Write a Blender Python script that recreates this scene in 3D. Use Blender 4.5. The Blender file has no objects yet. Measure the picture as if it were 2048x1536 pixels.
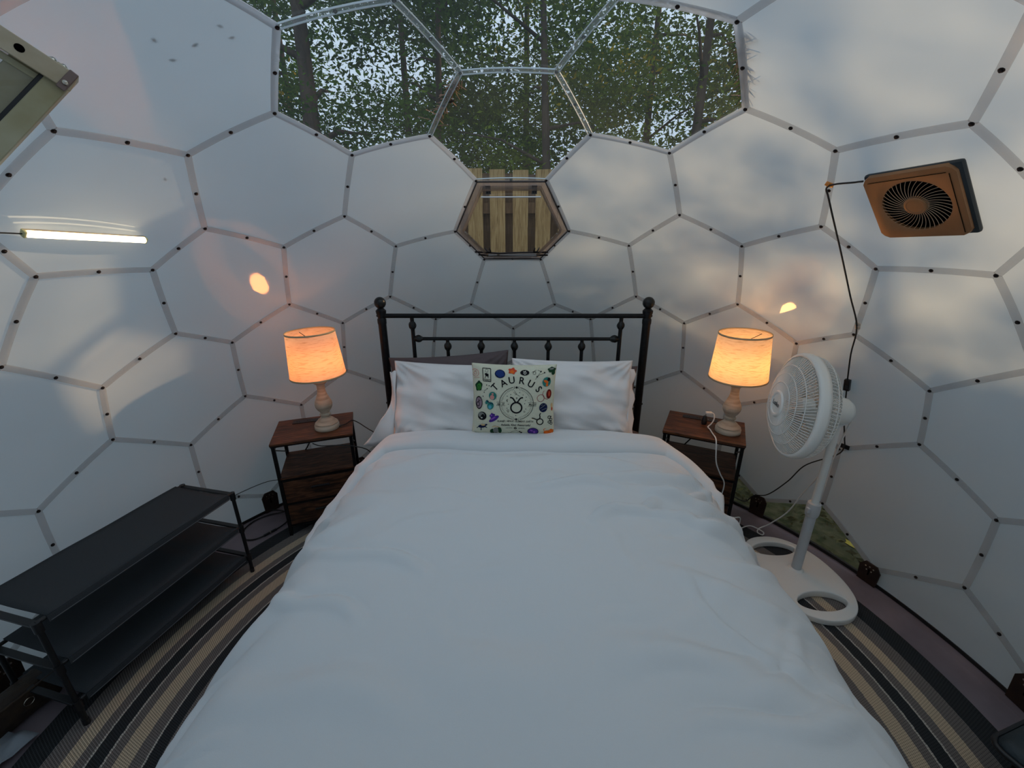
import bpy, bmesh, math, random
import numpy as np
from mathutils import Vector, Matrix, noise, Quaternion
from itertools import combinations

random.seed(7); rng = np.random.default_rng(7)
scene = bpy.context.scene
C = scene.collection
PI = math.pi

# ------------------------------------------------------------------ camera, sky, sun, exposure
cam_d = bpy.data.cameras.new('camera'); cam = bpy.data.objects.new('camera', cam_d); C.objects.link(cam)
R_, F_, U_ = Vector((0.99983, 0.01807, -0.00257)), Vector((-0.0179, 0.94331, -0.33144)), Vector((-0.00357, 0.33143, 0.94347))
cam.matrix_world = Matrix(((R_.x, U_.x, -F_.x, 0.0469), (R_.y, U_.y, -F_.y, -1.082), (R_.z, U_.z, -F_.z, 1.6659), (0, 0, 0, 1)))
cam_d.sensor_width = 36; cam_d.lens = 814.1 / 2048 * 36; cam_d.clip_start = 0.02; cam_d.clip_end = 500
scene.camera = cam

world = bpy.data.worlds.new('world'); scene.world = world; world.use_nodes = True
wn = world.node_tree; wn.nodes.clear()
wo = wn.nodes.new('ShaderNodeOutputWorld'); wb = wn.nodes.new('ShaderNodeBackground')
wt = wn.nodes.new('ShaderNodeTexCoord'); ws = wn.nodes.new('ShaderNodeSeparateXYZ'); wr = wn.nodes.new('ShaderNodeValToRGB')
wn.links.new(wt.outputs['Generated'], ws.inputs[0]); wn.links.new(ws.outputs['Z'], wr.inputs[0])
wr.color_ramp.elements[0].position = 0.0; wr.color_ramp.elements[0].color = (0.64, 0.77, 0.92, 1)
wr.color_ramp.elements[1].position = 0.8; wr.color_ramp.elements[1].color = (0.95, 1.13, 1.30, 1)
wn.links.new(wr.outputs[0], wb.inputs[0]); wb.inputs[1].default_value = 1.15
wn.links.new(wb.outputs[0], wo.inputs[0])

sun_d = bpy.data.lights.new('sun', 'SUN'); sun = bpy.data.objects.new('sun', sun_d); C.objects.link(sun)
sun_d.energy = 5.6; sun_d.color = (1.0, 0.68, 0.37); sun_d.angle = math.radians(1.6)
sun.rotation_euler = Vector((-0.86, -0.38, -0.34)).to_track_quat('-Z', 'Y').to_euler()

vs = scene.view_settings
vs.view_transform = 'Standard'; vs.look = 'None'; vs.gamma = 1; vs.use_curve_mapping = False
vs.exposure = -0.42

# ------------------------------------------------------------------ helpers
def link(o, parent=None):
    C.objects.link(o)
    if parent: o.parent = parent
    return o
def empty(name, loc=(0, 0, 0), rz=0.0, label=None, cat=None, group=None, kind=None):
    o = bpy.data.objects.new(name, None); link(o); o.location = loc; o.rotation_euler = (0, 0, rz)
    o.empty_display_size = 0.05
    return tag(o, label, cat, group, kind)
def tag(o, label=None, cat=None, group=None, kind=None):
    if label: o['label'] = label
    if cat: o['category'] = cat
    if group: o['group'] = group
    if kind: o['kind'] = kind
    return o
def meshobj(name, verts, faces, m=None, parent=None, smooth=False):
    me = bpy.data.meshes.new(name); me.from_pydata([tuple(v) for v in verts], [], [tuple(f) for f in faces]); me.update()
    if smooth: me.shade_smooth()
    if m: me.materials.append(m)
    return link(bpy.data.objects.new(name, me), parent)
def bmobj(name, bm, m=None, parent=None, smooth=False, autos=None):
    me = bpy.data.meshes.new(name); bmesh.ops.recalc_face_normals(bm, faces=bm.faces[:]); bm.to_mesh(me); bm.free()
    if smooth: me.shade_smooth()
    if autos is not None:
        me.shade_smooth(); me.set_sharp_from_angle(angle=math.radians(autos))
    if m: me.materials.append(m)
    return link(bpy.data.objects.new(name, me), parent)
def box(bm, c, s, bev=0.0, M=None):
    """box centred c, full size s, optional bevel and transform"""
    t = Matrix.Translation(Vector(c)) @ Matrix.Diagonal((*s, 1))
    if M is not None: t = M @ t
    r = bmesh.ops.create_cube(bm, size=1, matrix=t)
    if bev > 0:
        es = list({e for v in r['verts'] for e in v.link_edges})
        bmesh.ops.bevel(bm, geom=es, offset=bev, segments=2, affect='EDGES', profile=0.5)
def tube(bm, pts, rad, n=8, caps=True):
    """tube along polyline; rad number or list"""
    pts = [Vector(p) for p in pts]; rs = rad if isinstance(rad, (list, tuple)) else [rad] * len(pts)
    rings = []; up = None
    for i, p in enumerate(pts):
        t = (pts[min(i + 1, len(pts) - 1)] - pts[max(i - 1, 0)]).normalized()
        if up is None:
            up = t.orthogonal().normalized()
        up = (up - t * up.dot(t)); up = up.normalized() if up.length > 1e-6 else t.orthogonal().normalized()
        b = t.cross(up)
        rings.append([bm.verts.new(p + (up * math.cos(2 * PI * k / n) + b * math.sin(2 * PI * k / n)) * rs[i]) for k in range(n)])
    for a, c in zip(rings, rings[1:]):
        for k in range(n):
            bm.faces.new((a[k], a[(k + 1) % n], c[(k + 1) % n], c[k]))
    if caps:
        bm.faces.new(rings[0]); bm.faces.new(list(reversed(rings[-1])))
def lathe(bm, prof, n=32, c=(0, 0, 0), M=None, close=False):
    """profile [(r,z)]"""
    rings = []
    for r, z in prof:
        ring = []
        for k in range(n if r > 1e-6 else 1):
            a = 2 * PI * k / n; v = Vector((c[0] + r * math.cos(a), c[1] + r * math.sin(a), c[2] + z))
            ring.append(bm.verts.new(M @ v if M is not None else v))
        rings.append(ring)
    for a, b in zip(rings, rings[1:]):
        if len(a) == 1 and len(b) == 1: continue
        for k in range(n):
            k2 = (k + 1) % n
            if len(a) == 1: bm.faces.new((a[0], b[k2], b[k]))
            elif len(b) == 1: bm.faces.new((a[k], a[k2], b[0]))
            else: bm.faces.new((a[k], a[k2], b[k2], b[k]))
def spline(pts, k=6):
    """catmull-rom through points"""
    P = [Vector(p) for p in pts]; P = [P[0] * 2 - P[1]] + P + [P[-1] * 2 - P[-2]]; out = []
    for i in range(1, len(P) - 2):
        for j in range(k):
            t = j / k; a, b, c, d = P[i - 1], P[i], P[i + 1], P[i + 2]
            out.append(0.5 * ((2 * b) + (c - a) * t + (2 * a - 5 * b + 4 * c - d) * t * t + (3 * b - a - 3 * c + d) * t ** 3))
    out.append(P[-2]); return out
def B(): return bmesh.new()

# ------------------------------------------------------------------ materials
def newmat(name):
    m = bpy.data.materials.new(name); m.use_nodes = True; nt = m.node_tree; nt.nodes.clear()
    out = nt.nodes.new('ShaderNodeOutputMaterial'); return m, nt, out
def lin(c):
    return tuple((x / 12.92 if x <= 0.04045 else ((x + 0.055) / 1.055) ** 2.4) for x in c)
def srgb(r, g, b): return (*lin((r / 255, g / 255, b / 255)), 1)
def principled(name, col, rough=0.6, metal=0.0, noise_amt=0.0, nscale=20, col2=None, bump=0.0, bscale=60, spec=0.5, stretch=None, coat=0.0):
    m, nt, out = newmat(name); b = nt.nodes.new('ShaderNodeBsdfPrincipled'); nt.links.new(b.outputs[0], out.inputs[0])
    b.inputs['Roughness'].default_value = rough; b.inputs['Metallic'].default_value = metal
    b.inputs['Specular IOR Level'].default_value = spec; b.inputs['Coat Weight'].default_value = coat
    b.inputs['Base Color'].default_value = col
    tc = nt.nodes.new('ShaderNodeTexCoord'); mp = nt.nodes.new('ShaderNodeMapping'); nt.links.new(tc.outputs['Object'], mp.inputs[0])
    if stretch: mp.inputs['Scale'].default_value = stretch
    if col2 is not None:
        n = nt.nodes.new('ShaderNodeTexNoise'); n.inputs['Scale'].default_value = nscale; n.inputs['Detail'].default_value = 6
        nt.links.new(mp.outputs[0], n.inputs[0]); r = nt.nodes.new('ShaderNodeValToRGB')
        r.color_ramp.elements[0].position = 0.35; r.color_ramp.elements[1].position = 0.65
        r.color_ramp.elements[0].color = col; r.color_ramp.elements[1].color = col2
        nt.links.new(n.outputs[0], r.inputs[0]); nt.links.new(r.outputs[0], b.inputs['Base Color'])
    if bump > 0:
        n2 = nt.nodes.new('ShaderNodeTexNoise'); n2.inputs['Scale'].default_value = bscale; n2.inputs['Detail'].default_value = 4
        nt.links.new(mp.outputs[0], n2.inputs[0]); bp = nt.nodes.new('ShaderNodeBump'); bp.inputs['Strength'].default_value = bump
        bp.inputs['Distance'].default_value = 0.01
        nt.links.new(n2.outputs[0], bp.inputs['Height']); nt.links.new(bp.outputs[0], b.inputs['Normal'])
    return m
def schlick(nt, f0=0.045, gain=0.75):
    lw = nt.nodes.new('ShaderNodeLayerWeight'); lw.inputs['Blend'].default_value = 0.5
    p = nt.nodes.new('ShaderNodeMath'); p.operation = 'POWER'; p.inputs[1].default_value = 5.0; nt.links.new(lw.outputs['Facing'], p.inputs[0])
    q = nt.nodes.new('ShaderNodeMath'); q.operation = 'MULTIPLY_ADD'; q.inputs[1].default_value = gain; q.inputs[2].default_value = f0
    nt.links.new(p.outputs[0], q.inputs[0]); return q.outputs[0]
def mat_panel(name, dcol, tcol, tfac, clear=0.0, gloss=0.06):
    m, nt, out = newmat(name)
    d = nt.nodes.new('ShaderNodeBsdfDiffuse'); d.inputs[0].default_value = dcol
    t = nt.nodes.new('ShaderNodeBsdfTranslucent'); t.inputs[0].default_value = tcol
    mx = nt.nodes.new('ShaderNodeMixShader'); mx.inputs[0].default_value = tfac
    nt.links.new(d.outputs[0], mx.inputs[1]); nt.links.new(t.outputs[0], mx.inputs[2]); last = mx
    # faint smudges in the milky sheet
    tc = nt.nodes.new('ShaderNodeTexCoord'); n = nt.nodes.new('ShaderNodeTexNoise'); n.inputs['Scale'].default_value = 1.3; n.inputs['Detail'].default_value = 5
    nt.links.new(tc.outputs['Object'], n.inputs[0]); r = nt.nodes.new('ShaderNodeValToRGB')
    r.color_ramp.elements[0].position = 0.3; r.color_ramp.elements[1].position = 0.6
    r.color_ramp.elements[0].color = tuple(c * 0.88 for c in tcol[:3]) + (1,); r.color_ramp.elements[1].color = tcol
    nt.links.new(n.outputs[0], r.inputs[0]); nt.links.new(r.outputs[0], t.inputs[0])
    if clear > 0:
        tr = nt.nodes.new('ShaderNodeBsdfTransparent'); m2 = nt.nodes.new('ShaderNodeMixShader'); m2.inputs[0].default_value = clear
        nt.links.new(last.outputs[0], m2.inputs[1]); nt.links.new(tr.outputs[0], m2.inputs[2]); last = m2
    if gloss > 0:
        g = nt.nodes.new('ShaderNodeBsdfGlossy'); g.inputs['Roughness'].default_value = gloss
        m3 = nt.nodes.new('ShaderNodeMixShader'); nt.links.new(schlick(nt), m3.inputs[0])
        nt.links.new(last.outputs[0], m3.inputs[1]); nt.links.new(g.outputs[0], m3.inputs[2]); last = m3
    nt.links.new(last.outputs[0], out.inputs[0]); return m
def mat_clear(name, tint, haze=0.03, refl=1.0, hcol=(0.6, 0.65, 0.7, 1)):
    m, nt, out = newmat(name)
    t = nt.nodes.new('ShaderNodeBsdfTransparent'); t.inputs[0].default_value = tint
    d = nt.nodes.new('ShaderNodeBsdfTranslucent'); d.inputs[0].default_value = hcol
    g = nt.nodes.new('ShaderNodeBsdfGlossy'); g.inputs['Roughness'].default_value = 0.02
    fr = schlick(nt, 0.06)
    a = nt.nodes.new('ShaderNodeMixShader'); a.inputs[0].default_value = haze
    b = nt.nodes.new('ShaderNodeMixShader')
    nt.links.new(t.outputs[0], a.inputs[1]); nt.links.new(d.outputs[0], a.inputs[2])
    nt.links.new(fr, b.inputs[0]); nt.links.new(a.outputs[0], b.inputs[1]); nt.links.new(g.outputs[0], b.inputs[2])
    nt.links.new(b.outputs[0], out.inputs[0]); return m
def mat_emit(name, col, s):
    m, nt, out = newmat(name); e = nt.nodes.new('ShaderNodeEmission'); e.inputs[0].default_value = col; e.inputs[1].default_value = s
    nt.links.new(e.outputs[0], out.inputs[0]); return m
def mat_leaf(name, ca, cb, tr=0.4):
    m, nt, out = newmat(name)
    at = nt.nodes.new('ShaderNodeAttribute'); at.attribute_name = 'tint'
    r = nt.nodes.new('ShaderNodeValToRGB'); r.color_ramp.elements[0].color = ca; r.color_ramp.elements[1].color = cb
    nt.links.new(at.outputs['Fac'], r.inputs[0])
    d = nt.nodes.new('ShaderNodeBsdfDiffuse'); t = nt.nodes.new('ShaderNodeBsdfTranslucent'); mx = nt.nodes.new('ShaderNodeMixShader')
    mx.inputs[0].default_value = tr
    nt.links.new(r.outputs[0], d.inputs[0]); nt.links.new(r.outputs[0], t.inputs[0])
    nt.links.new(d.outputs[0], mx.inputs[1]); nt.links.new(t.outputs[0], mx.inputs[2]); nt.links.new(mx.outputs[0], out.inputs[0]); return m
def mat_wood(name, ca, cb, scale=(1, 12, 12), rough=0.5, cc=None, spec=0.4):
    m, nt, out = newmat(name); b = nt.nodes.new('ShaderNodeBsdfPrincipled'); nt.links.new(b.outputs[0], out.inputs[0])
    b.inputs['Roughness'].default_value = rough; b.inputs['Specular IOR Level'].default_value = spec
    tc = nt.nodes.new('ShaderNodeTexCoord'); oi = nt.nodes.new('ShaderNodeObjectInfo')
    ad = nt.nodes.new('ShaderNodeVectorMath'); ad.operation = 'ADD'; cx = nt.nodes.new('ShaderNodeVectorMath'); cx.operation = 'SCALE'; cx.inputs['Scale'].default_value = 30
    cmb = nt.nodes.new('ShaderNodeCombineXYZ')
    for i in range(3): nt.links.new(oi.outputs['Random'], cmb.inputs[i])
    nt.links.new(cmb.outputs[0], cx.inputs[0]); nt.links.new(tc.outputs['Object'], ad.inputs[0]); nt.links.new(cx.outputs[0], ad.inputs[1])
    mp = nt.nodes.new('ShaderNodeMapping'); mp.inputs['Scale'].default_value = scale; nt.links.new(ad.outputs[0], mp.inputs[0])
    n = nt.nodes.new('ShaderNodeTexNoise'); n.inputs['Scale'].default_value = 6; n.inputs['Detail'].default_value = 8; n.inputs['Distortion'].default_value = 0.8
    nt.links.new(mp.outputs[0], n.inputs[0]); r = nt.nodes.new('ShaderNodeValToRGB')
    r.color_ramp.elements[0].position = 0.33; r.color_ramp.elements[1].position = 0.68
    r.color_ramp.elements[0].color = ca; r.color_ramp.elements[1].color = cb
    if cc is not None:
        e = r.color_ramp.elements.new(0.5); e.color = cc
    nt.links.new(n.outputs[0], r.inputs[0]); nt.links.new(r.outputs[0], b.inputs['Base Color'])
    bp = nt.nodes.new('ShaderNodeBump'); bp.inputs['Strength'].default_value = 0.25; bp.inputs['Distance'].default_value = 0.004
    nt.links.new(n.outputs[0], bp.inputs['Height']); nt.links.new(bp.outputs[0], b.inputs['Normal']); return m

M = {}
M['panel'] = mat_panel('milky_polycarbonate', (0.62, 0.66, 0.70, 1), (0.60, 0.68, 0.74, 1), 0.42, gloss=0.05)
M['seam'] = mat_panel('seam_flange', (0.66, 0.62, 0.62, 1), (0.60, 0.57, 0.57, 1), 0.5, clear=0.70, gloss=0.1)
M['seam_white'] = mat_panel('white_flange', (0.72, 0.72, 0.74, 1), (0.7, 0.72, 0.76, 1), 0.6, clear=0.3, gloss=0.1)
M['seam_clear'] = mat_panel('clear_flange', (0.55, 0.58, 0.6, 1), (0.5, 0.55, 0.58, 1), 0.5, clear=0.84, gloss=0.03)
M['edge'] = principled('cut_edge', srgb(190, 200, 205), 0.25)
M['clear'] = mat_clear('clear_sheet', (0.86, 0.90, 0.92, 1), haze=0.045)
M['clear2'] = mat_clear('hatch_glazing', (0.88, 0.87, 0.86, 1), haze=0.03)
M['smoke'] = mat_clear('smoky_flange', (0.64, 0.61, 0.60, 1), haze=0.22, hcol=(0.55, 0.52, 0.52, 1))
M['bolt'] = principled('dark_bolt', srgb(38, 30, 30), 0.45, 0.5)
M['black_metal'] = principled('black_metal', (0.005, 0.005, 0.006, 1), 0.38, 0.0, spec=0.2, col2=(0.010, 0.010, 0.011, 1), nscale=60)
M['black_plastic'] = principled('black_plastic', (0.01, 0.01, 0.012, 1), 0.4)
M['gun'] = principled('gunmetal_casting', (0.012, 0.014, 0.014, 1), 0.3, 0.1, spec=.4, col2=(0.006, 0.006, 0.006, 1), nscale=90)
def fabric(name, col, bump=0.12, rough=0.9, scale=500):
    return principled(name, col, rough, bump=bump, bscale=scale, spec=0.1)
M['duvet'] = fabric('white_cotton', srgb(219, 223, 226))
M['pillow'] = fabric('white_pillowcase', srgb(230, 228, 228))
M['graysheet'] = fabric('taupe_cotton', srgb(98, 88, 90), 0.3)
M['mattress'] = fabric('mattress_ticking', srgb(170, 170, 172), 0.3)
M['cushion'] = fabric('cream_linen', srgb(222, 222, 200), 0.5, scale=350)
M['aluminium'] = principled('aluminium', srgb(206, 192, 168), 0.4, 0.25, col2=srgb(176, 158, 128), nscale=9, bump=0.05)
M['aluminium_dark'] = principled('weathered_aluminium', srgb(190, 186, 160), 0.45, 0.15, col2=srgb(160, 150, 112), nscale=7)
M['steel'] = principled('bright_steel', srgb(210, 200, 185), 0.2, 1.0)
M['white_plastic'] = principled('white_plastic', srgb(232, 232, 228), 0.35, spec=0.5)
M['grey_plastic'] = principled('light_grey_plastic', srgb(196, 198, 200), 0.4)
M['vent'] = principled('bronze_plastic', srgb(165, 118, 78), 0.42, 0.15, col2=srgb(140, 100, 66), nscale=4)
M['vent_dark'] = principled('dark_teal_plastic', srgb(38, 48, 54), 0.5)
M['void'] = principled('dark_recess', (0.002, 0.002, 0.002, 1), 0.95, spec=0.0)
M['rust_wood'] = mat_wood('rustic_brown_board', srgb(36, 22, 15), srgb(112, 70, 44), (1.6, 12, 12), 0.42, srgb(78, 46, 28))
M['dark_wood'] = mat_wood('brown_drawer_front', srgb(34, 22, 16), srgb(104, 66, 44), (1.8, 11, 11), 0.5, srgb(70, 42, 28))
M['lamp_wood'] = principled('whitewashed_turned_wood', srgb(196, 184, 166), 0.6, col2=srgb(160, 146, 128), nscale=7, stretch=(1, 1, 9), bump=0.15, bscale=25)
M['bracket'] = principled('rusty_bracket', srgb(66, 48, 38), 0.55, 0.4, col2=srgb(42, 32, 30), nscale=14)
M['rack_fabric'] = fabric('charcoal_fabric', srgb(64, 68, 72), 0.4, scale=400)
M['rack_metal'] = principled('rack_tube', (0.012, 0.013, 0.015, 1), 0.4, 0.2)
M['cord'] = principled('black_cord', (0.01, 0.01, 0.01, 1), 0.5)
M['whitecord'] = principled('white_cord', srgb(225, 225, 222), 0.45)
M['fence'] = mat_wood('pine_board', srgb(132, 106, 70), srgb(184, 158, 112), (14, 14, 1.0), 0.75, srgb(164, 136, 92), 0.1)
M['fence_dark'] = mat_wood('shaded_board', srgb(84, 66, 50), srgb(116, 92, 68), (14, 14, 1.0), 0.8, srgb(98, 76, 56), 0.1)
M['bark'] = principled('bark', srgb(92, 78, 66), 0.9, col2=srgb(58, 48, 40), nscale=8, stretch=(1, 1, 0.25), bump=0.7, bscale=20)
M['leaf_a'] = mat_leaf('leaf_dark_green', srgb(34, 64, 32), srgb(100, 134, 50))
M['leaf_b'] = mat_leaf('leaf_mid_green', srgb(48, 84, 30), srgb(142, 164, 56))
M['leaf_y'] = mat_leaf('leaf_yellow', srgb(150, 150, 40), srgb(240, 200, 50))
M['ground'] = principled('mossy_ground', srgb(62, 66, 40), 0.95, col2=srgb(100, 92, 66), nscale=16, bump=1.0, bscale=30, spec=0.1)
M['mat_floor'] = principled('mauve_grey_groundsheet', srgb(142, 130, 136), 0.85, col2=srgb(118, 108, 114), nscale=3, bump=0.4, bscale=5, spec=0.2)
M['dry_leaf'] = principled('dry_leaf', srgb(60, 52, 44), 0.9)
M['yellow_leaf'] = principled('yellow_leaf', srgb(190, 165, 60), 0.8)
M['needle'] = principled('dead_needles', srgb(150, 112, 84), 0.9)
M['led'] = mat_emit('led_tube', (1.0, 0.80, 0.50, 1), 9.0)
M['black_print'] = principled('black_print', srgb(28, 28, 32), 0.9, spec=0.1)

# ------------------------------------------------------------------ geodesic dome (hexagon and pentagon cells)
RD = 2.0; ZC = 0.45
def goldberg(n=4):
    ph = (1 + 5 ** .5) / 2; V = []
    for s in (1, -1):
        for t in (ph, -ph): V += [(0, s, t), (s, t, 0), (t, 0, s)]
    V = np.array(V, float); V /= np.linalg.norm(V[0]); z = V[0]; d = V @ z
    nb = [i for i in range(12) if abs(d[i] - .4472) < .01]
    y = V[nb[0]] - z * (V[nb[0]] @ z); y /= np.linalg.norm(y); x = np.cross(y, z); V = V @ np.array([x, y, z]).T
    Fs = [f for f in combinations(range(12), 3) if all(abs(V[a] @ V[b] - .4472) < .01 for a, b in combinations(f, 2))]
    cent = []; key = {}; tris = []
    def P(v):
        v = v / np.linalg.norm(v); k = tuple(np.round(v, 4) + 0.0)
        if k not in key: key[k] = len(cent); cent.append(v)
        return key[k]
    for f in Fs:
        a, b, c = V[list(f)]; g = {}
        for i in range(n + 1):
            for j in range(n + 1 - i): g[i, j] = P(a + (b - a) * i / n + (c - a) * j / n)
        for i in range(n):
            for j in range(n - i):
                tris.append((g[i, j], g[i + 1, j], g[i, j + 1]))
                if i + j < n - 1: tris.append((g[i + 1, j], g[i + 1, j + 1], g[i, j + 1]))
    cent = np.array(cent); X = np.array([cent[list(t)].sum(0) for t in tris]); X /= np.linalg.norm(X, axis=1)[:, None]
    FC = np.array([V[list(f)].sum(0) for f in Fs]); FC /= np.linalg.norm(FC[0])
    def td(Q, pw):
        w = np.clip(X @ Q.T, 0, 1) ** pw; T = w @ Q; T = T - X * (T * X).sum(1)[:, None]
        return T / np.maximum(np.linalg.norm(T, axis=1)[:, None], 1e-6)
    sig = np.round(np.sort(X @ V.T, axis=1)[:, ::-1][:, :3], 3); keys = sorted(set(map(tuple, sig)), reverse=True)
    orb = np.array([keys.index(tuple(s)) for s in sig])
    qa = np.array([-.009, -.0001, -.0053, -.0023, 0]); qb = np.array([.009, .0001, .0028, .0023, 0])
    Y = X + td(V, 30) * qa[orb][:, None] + td(FC, 30) * qb[orb][:, None]; Y /= np.linalg.norm(Y, axis=1)[:, None]
    return cent, tris, Y
cent, tris, VX = goldberg()
CZ = Vector((0, 0, ZC))
def onS(d, r=RD): return CZ + Vector(d).normalized() * r
cells = []
for c in range(len(cent)):
    vs_ = [i for i, t in enumerate(tris) if c in t]
    n = Vector(cent[c]); e1 = n.orthogonal().normalized(); e2 = n.cross(e1)
    vs_.sort(key=lambda i: math.atan2(Vector(VX[i]).dot(e2), Vector(VX[i]).dot(e1)))
    cells.append(vs_)
def azel(c):
    v = cent[c]; return math.degrees(math.atan2(v[0], v[1])), math.degrees(math.asin(max(-1, min(1, v[2]))))
def find(az, el):
    a, e = math.radians(az), math.radians(el); d = np.array([math.sin(a) * math.cos(e), math.cos(a) * math.cos(e), math.sin(e)])
    return int((cent @ d).argmax())
HATCH = find(0, 40.5)
CLEAR = {HATCH: 1, find(0, 56.8): 2, find(-36, 61.2): 3, find(36, 61.2): 4, find(0, 72.5): 5, find(-72, 72.5): 6, find(62.8, -15.5): 7, find(44.9, -14.2): 8, find(0, 90): 9, find(144, 72.5): 10, find(-144, 72.5): 11}  # last three are out of view, made clear for more sky light on the bed
def cell_mesh(c, r=RD, k=6, shrink=1.0, clip=True):
    bm = B(); cc = Vector(cent[c]); vv = [Vector(VX[i]) for i in cells[c]]
    if shrink != 1.0: vv = [(cc + (v - cc) * shrink) for v in vv]
    m = sum(vv, Vector()) / len(vv); cache = {}
    def gv(p):
        q = onS(p, r); key = tuple(round(x, 5) for x in q)
        if key not in cache: cache[key] = bm.verts.new(q)
        return cache[key]
    for a, b in zip(vv, vv[1:] + vv[:1]):
        g = {(i, j): gv(m + (a - m) * (i / k) + (b - m) * (j / k)) for i in range(k + 1) for j in range(k + 1 - i)}
        for i in range(k):
            for j in range(k - i):
                bm.faces.new((g[i, j], g[i + 1, j], g[i, j + 1]))
                if i + j < k - 1: bm.faces.new((g[i + 1, j], g[i + 1, j + 1], g[i, j + 1]))
    if clip:
        bmesh.ops.bisect_plane(bm, geom=bm.verts[:] + bm.edges[:] + bm.faces[:], plane_co=(0, 0, 0.0), plane_no=(0, 0, -1), clear_outer=True)
    return bm
wall = empty('wall_dome', (0, 0, 0), kind='structure')
for c in range(len(cent)):
    vz = [VX[i][2] * RD + ZC for i in cells[c]]
    if max(vz) < 0.02: continue
    if c in CLEAR:
        if c == HATCH: continue
        w = empty('window_%d' % CLEAR[c], (0, 0, 0), kind='structure')
        bmobj('pane', cell_mesh(c), M['clear'], w, smooth=True)
    else:
        bmobj('panel', cell_mesh(c), M['panel'], wall, smooth=True)
# seams
edges = {}
for c in range(len(cent)):
    vs_ = cells[c]
    for a, b in zip(vs_, vs_[1:] + vs_[:1]): edges.setdefault(tuple(sorted((a, b))), []).append(c)
bolt_spots = []
def strip(a, b, r0, r1, w, k=8, off=0.0, clipz=0.0):
    """curved flat bar between dome vertices"""
    bm = B(); A = Vector(VX[a]); Bv = Vector(VX[b]); prev = None
    Ln = (Bv - A).length * RD; e0 = w * .29 / Ln; ts = [0] + [e0 + (1 - 2 * e0) * i / (k - 2) for i in range(k - 1)] + [1]
    for i, t in enumerate(ts):
        p = (A.lerp(Bv, t)).normalized(); side = p.cross((Bv - A).normalized()).normalized()
        hw = w / 2 * (0.08 if i in (0, k) else 1.0)
        ring = [bm.verts.new(onS(p, r) + side * (s * hw + off)) for r, s in ((r0, -1), (r0, 1), (r1, 1), (r1, -1))]
        if prev:
            for q in range(4): bm.faces.new((prev[q], prev[(q + 1) % 4], ring[(q + 1) % 4], ring[q]))
        else: bm.faces.new(ring)
        prev = ring
    bm.faces.new(prev)
    bmesh.ops.bisect_plane(bm, geom=bm.verts[:] + bm.edges[:] + bm.faces[:], plane_co=(0, 0, clipz), plane_no=(0, 0, -1), clear_outer=True)
    return bm
usedv = set()
for (a, b), cc in edges.items():
    za, zb = VX[a][2] * RD + ZC, VX[b][2] * RD + ZC
    if max(za, zb) < 0.03: continue
    ncl = sum(1 for c in cc if c in CLEAR)
    if ncl == 2: m, w = M['seam_clear'], 0.022
    elif ncl == 1: m, w = M['seam_white'], 0.024
    else: m, w = M['seam'], 0.024
    o = bmobj('seam_strip', strip(a, b, RD - 0.008, RD - 0.004, w), m, wall, autos=40)
    if ncl == 2:
        for sg_ in (-1, 1):
            bmobj('edge_line', strip(a, b, RD - 0.0095, RD - 0.0035, 0.0016, off=sg_ * 0.0105), M['edge'], o, autos=40)
    midd = (Vector(VX[a]) + Vector(VX[b])) / 2
    mp = onS(midd)
    if mp.y > -0.9 and mp.z > 0.04: bolt_spots.append((midd.normalized(), ncl == 2))
    for i in (a, b):
        p = onS(VX[i])
        if i not in usedv and p.y > -0.9 and p.z > 0.03:
            usedv.add(i); bolt_spots.append((Vector(VX[i]), all((c in CLEAR) for c in range(len(cent)) if i in cells[c])))
bm = B(); lathe(bm, [(0, 0.007), (0.0035, 0.007), (0.0052, 0.005), (0.0052, 0.0025), (0.0085, 0.0022), (0.0092, 0)], 8)
bolt_me = bpy.data.meshes.new('bolt'); bm.to_mesh(bolt_me); bm.free(); bolt_me.materials.append(M['bolt'])
bolt_mc = bolt_me.copy(); bolt_mc.materials.clear(); bolt_mc.materials.append(principled('clear_bolt', srgb(120, 125, 125), .2))
bolt_spots.sort(key=lambda s: -onS(s[0]).y)
for d, cl in bolt_spots[:298]:
    o = bpy.data.objects.new('bolt', bolt_mc if cl else bolt_me); o.scale = (.82, .82, .82); link(o, wall)
    o.location = onS(d, RD - 0.008); o.rotation_euler = (-d).to_track_quat('Z', 'Y').to_euler()
print('bolts', len(bolt_spots), 'panels', sum(1 for o in wall.children if o.name.startswith('panel')), 'seams', sum(1 for o in wall.children if o.name.startswith('seam')))

# hatch window: hexagonal opening vent in the cell below the big clear pane
hw = empty('window_1', (0, 0, 0), kind='structure')
cc = Vector(cent[HATCH]); vv = [Vector(VX[i]) for i in cells[HATCH]]
hn = cc.normalized(); pcen = onS(cc, RD)
def hexring(bm, s0, s1, r0, r1):
    rings = []
    for s, r in ((s0, r0), (s1, r0), (s1, r1), (s0, r1)):
        rings.append([bm.verts.new(onS(cc + (v - cc) * s, r)) for v in vv])
    for q in range(4):
        a, b = rings[q], rings[(q + 1) % 4]
        for k in range(6): bm.faces.new((a[k], a[(k + 1) % 6], b[(k + 1) % 6], b[k]))
bm = B(); hexring(bm, 0.99, 0.86, RD - 0.004, RD + 0.001); bmobj('flange', bm, M['smoke'], hw)
bm = B(); hexring(bm, 0.87, 0.84, RD - 0.03, RD - 0.002); bmobj('inner_frame', bm, M['smoke'], hw)
bm = B(); hexring(bm, 0.985, 0.97, RD - 0.012, RD - 0.004); bmobj('edge_gasket', bm, principled('gasket', srgb(60, 54, 54), 0.6), hw)
bmobj('pane', cell_mesh(HATCH, RD + 0.006, 4, 0.9), M['clear2'], hw, smooth=True)
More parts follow.
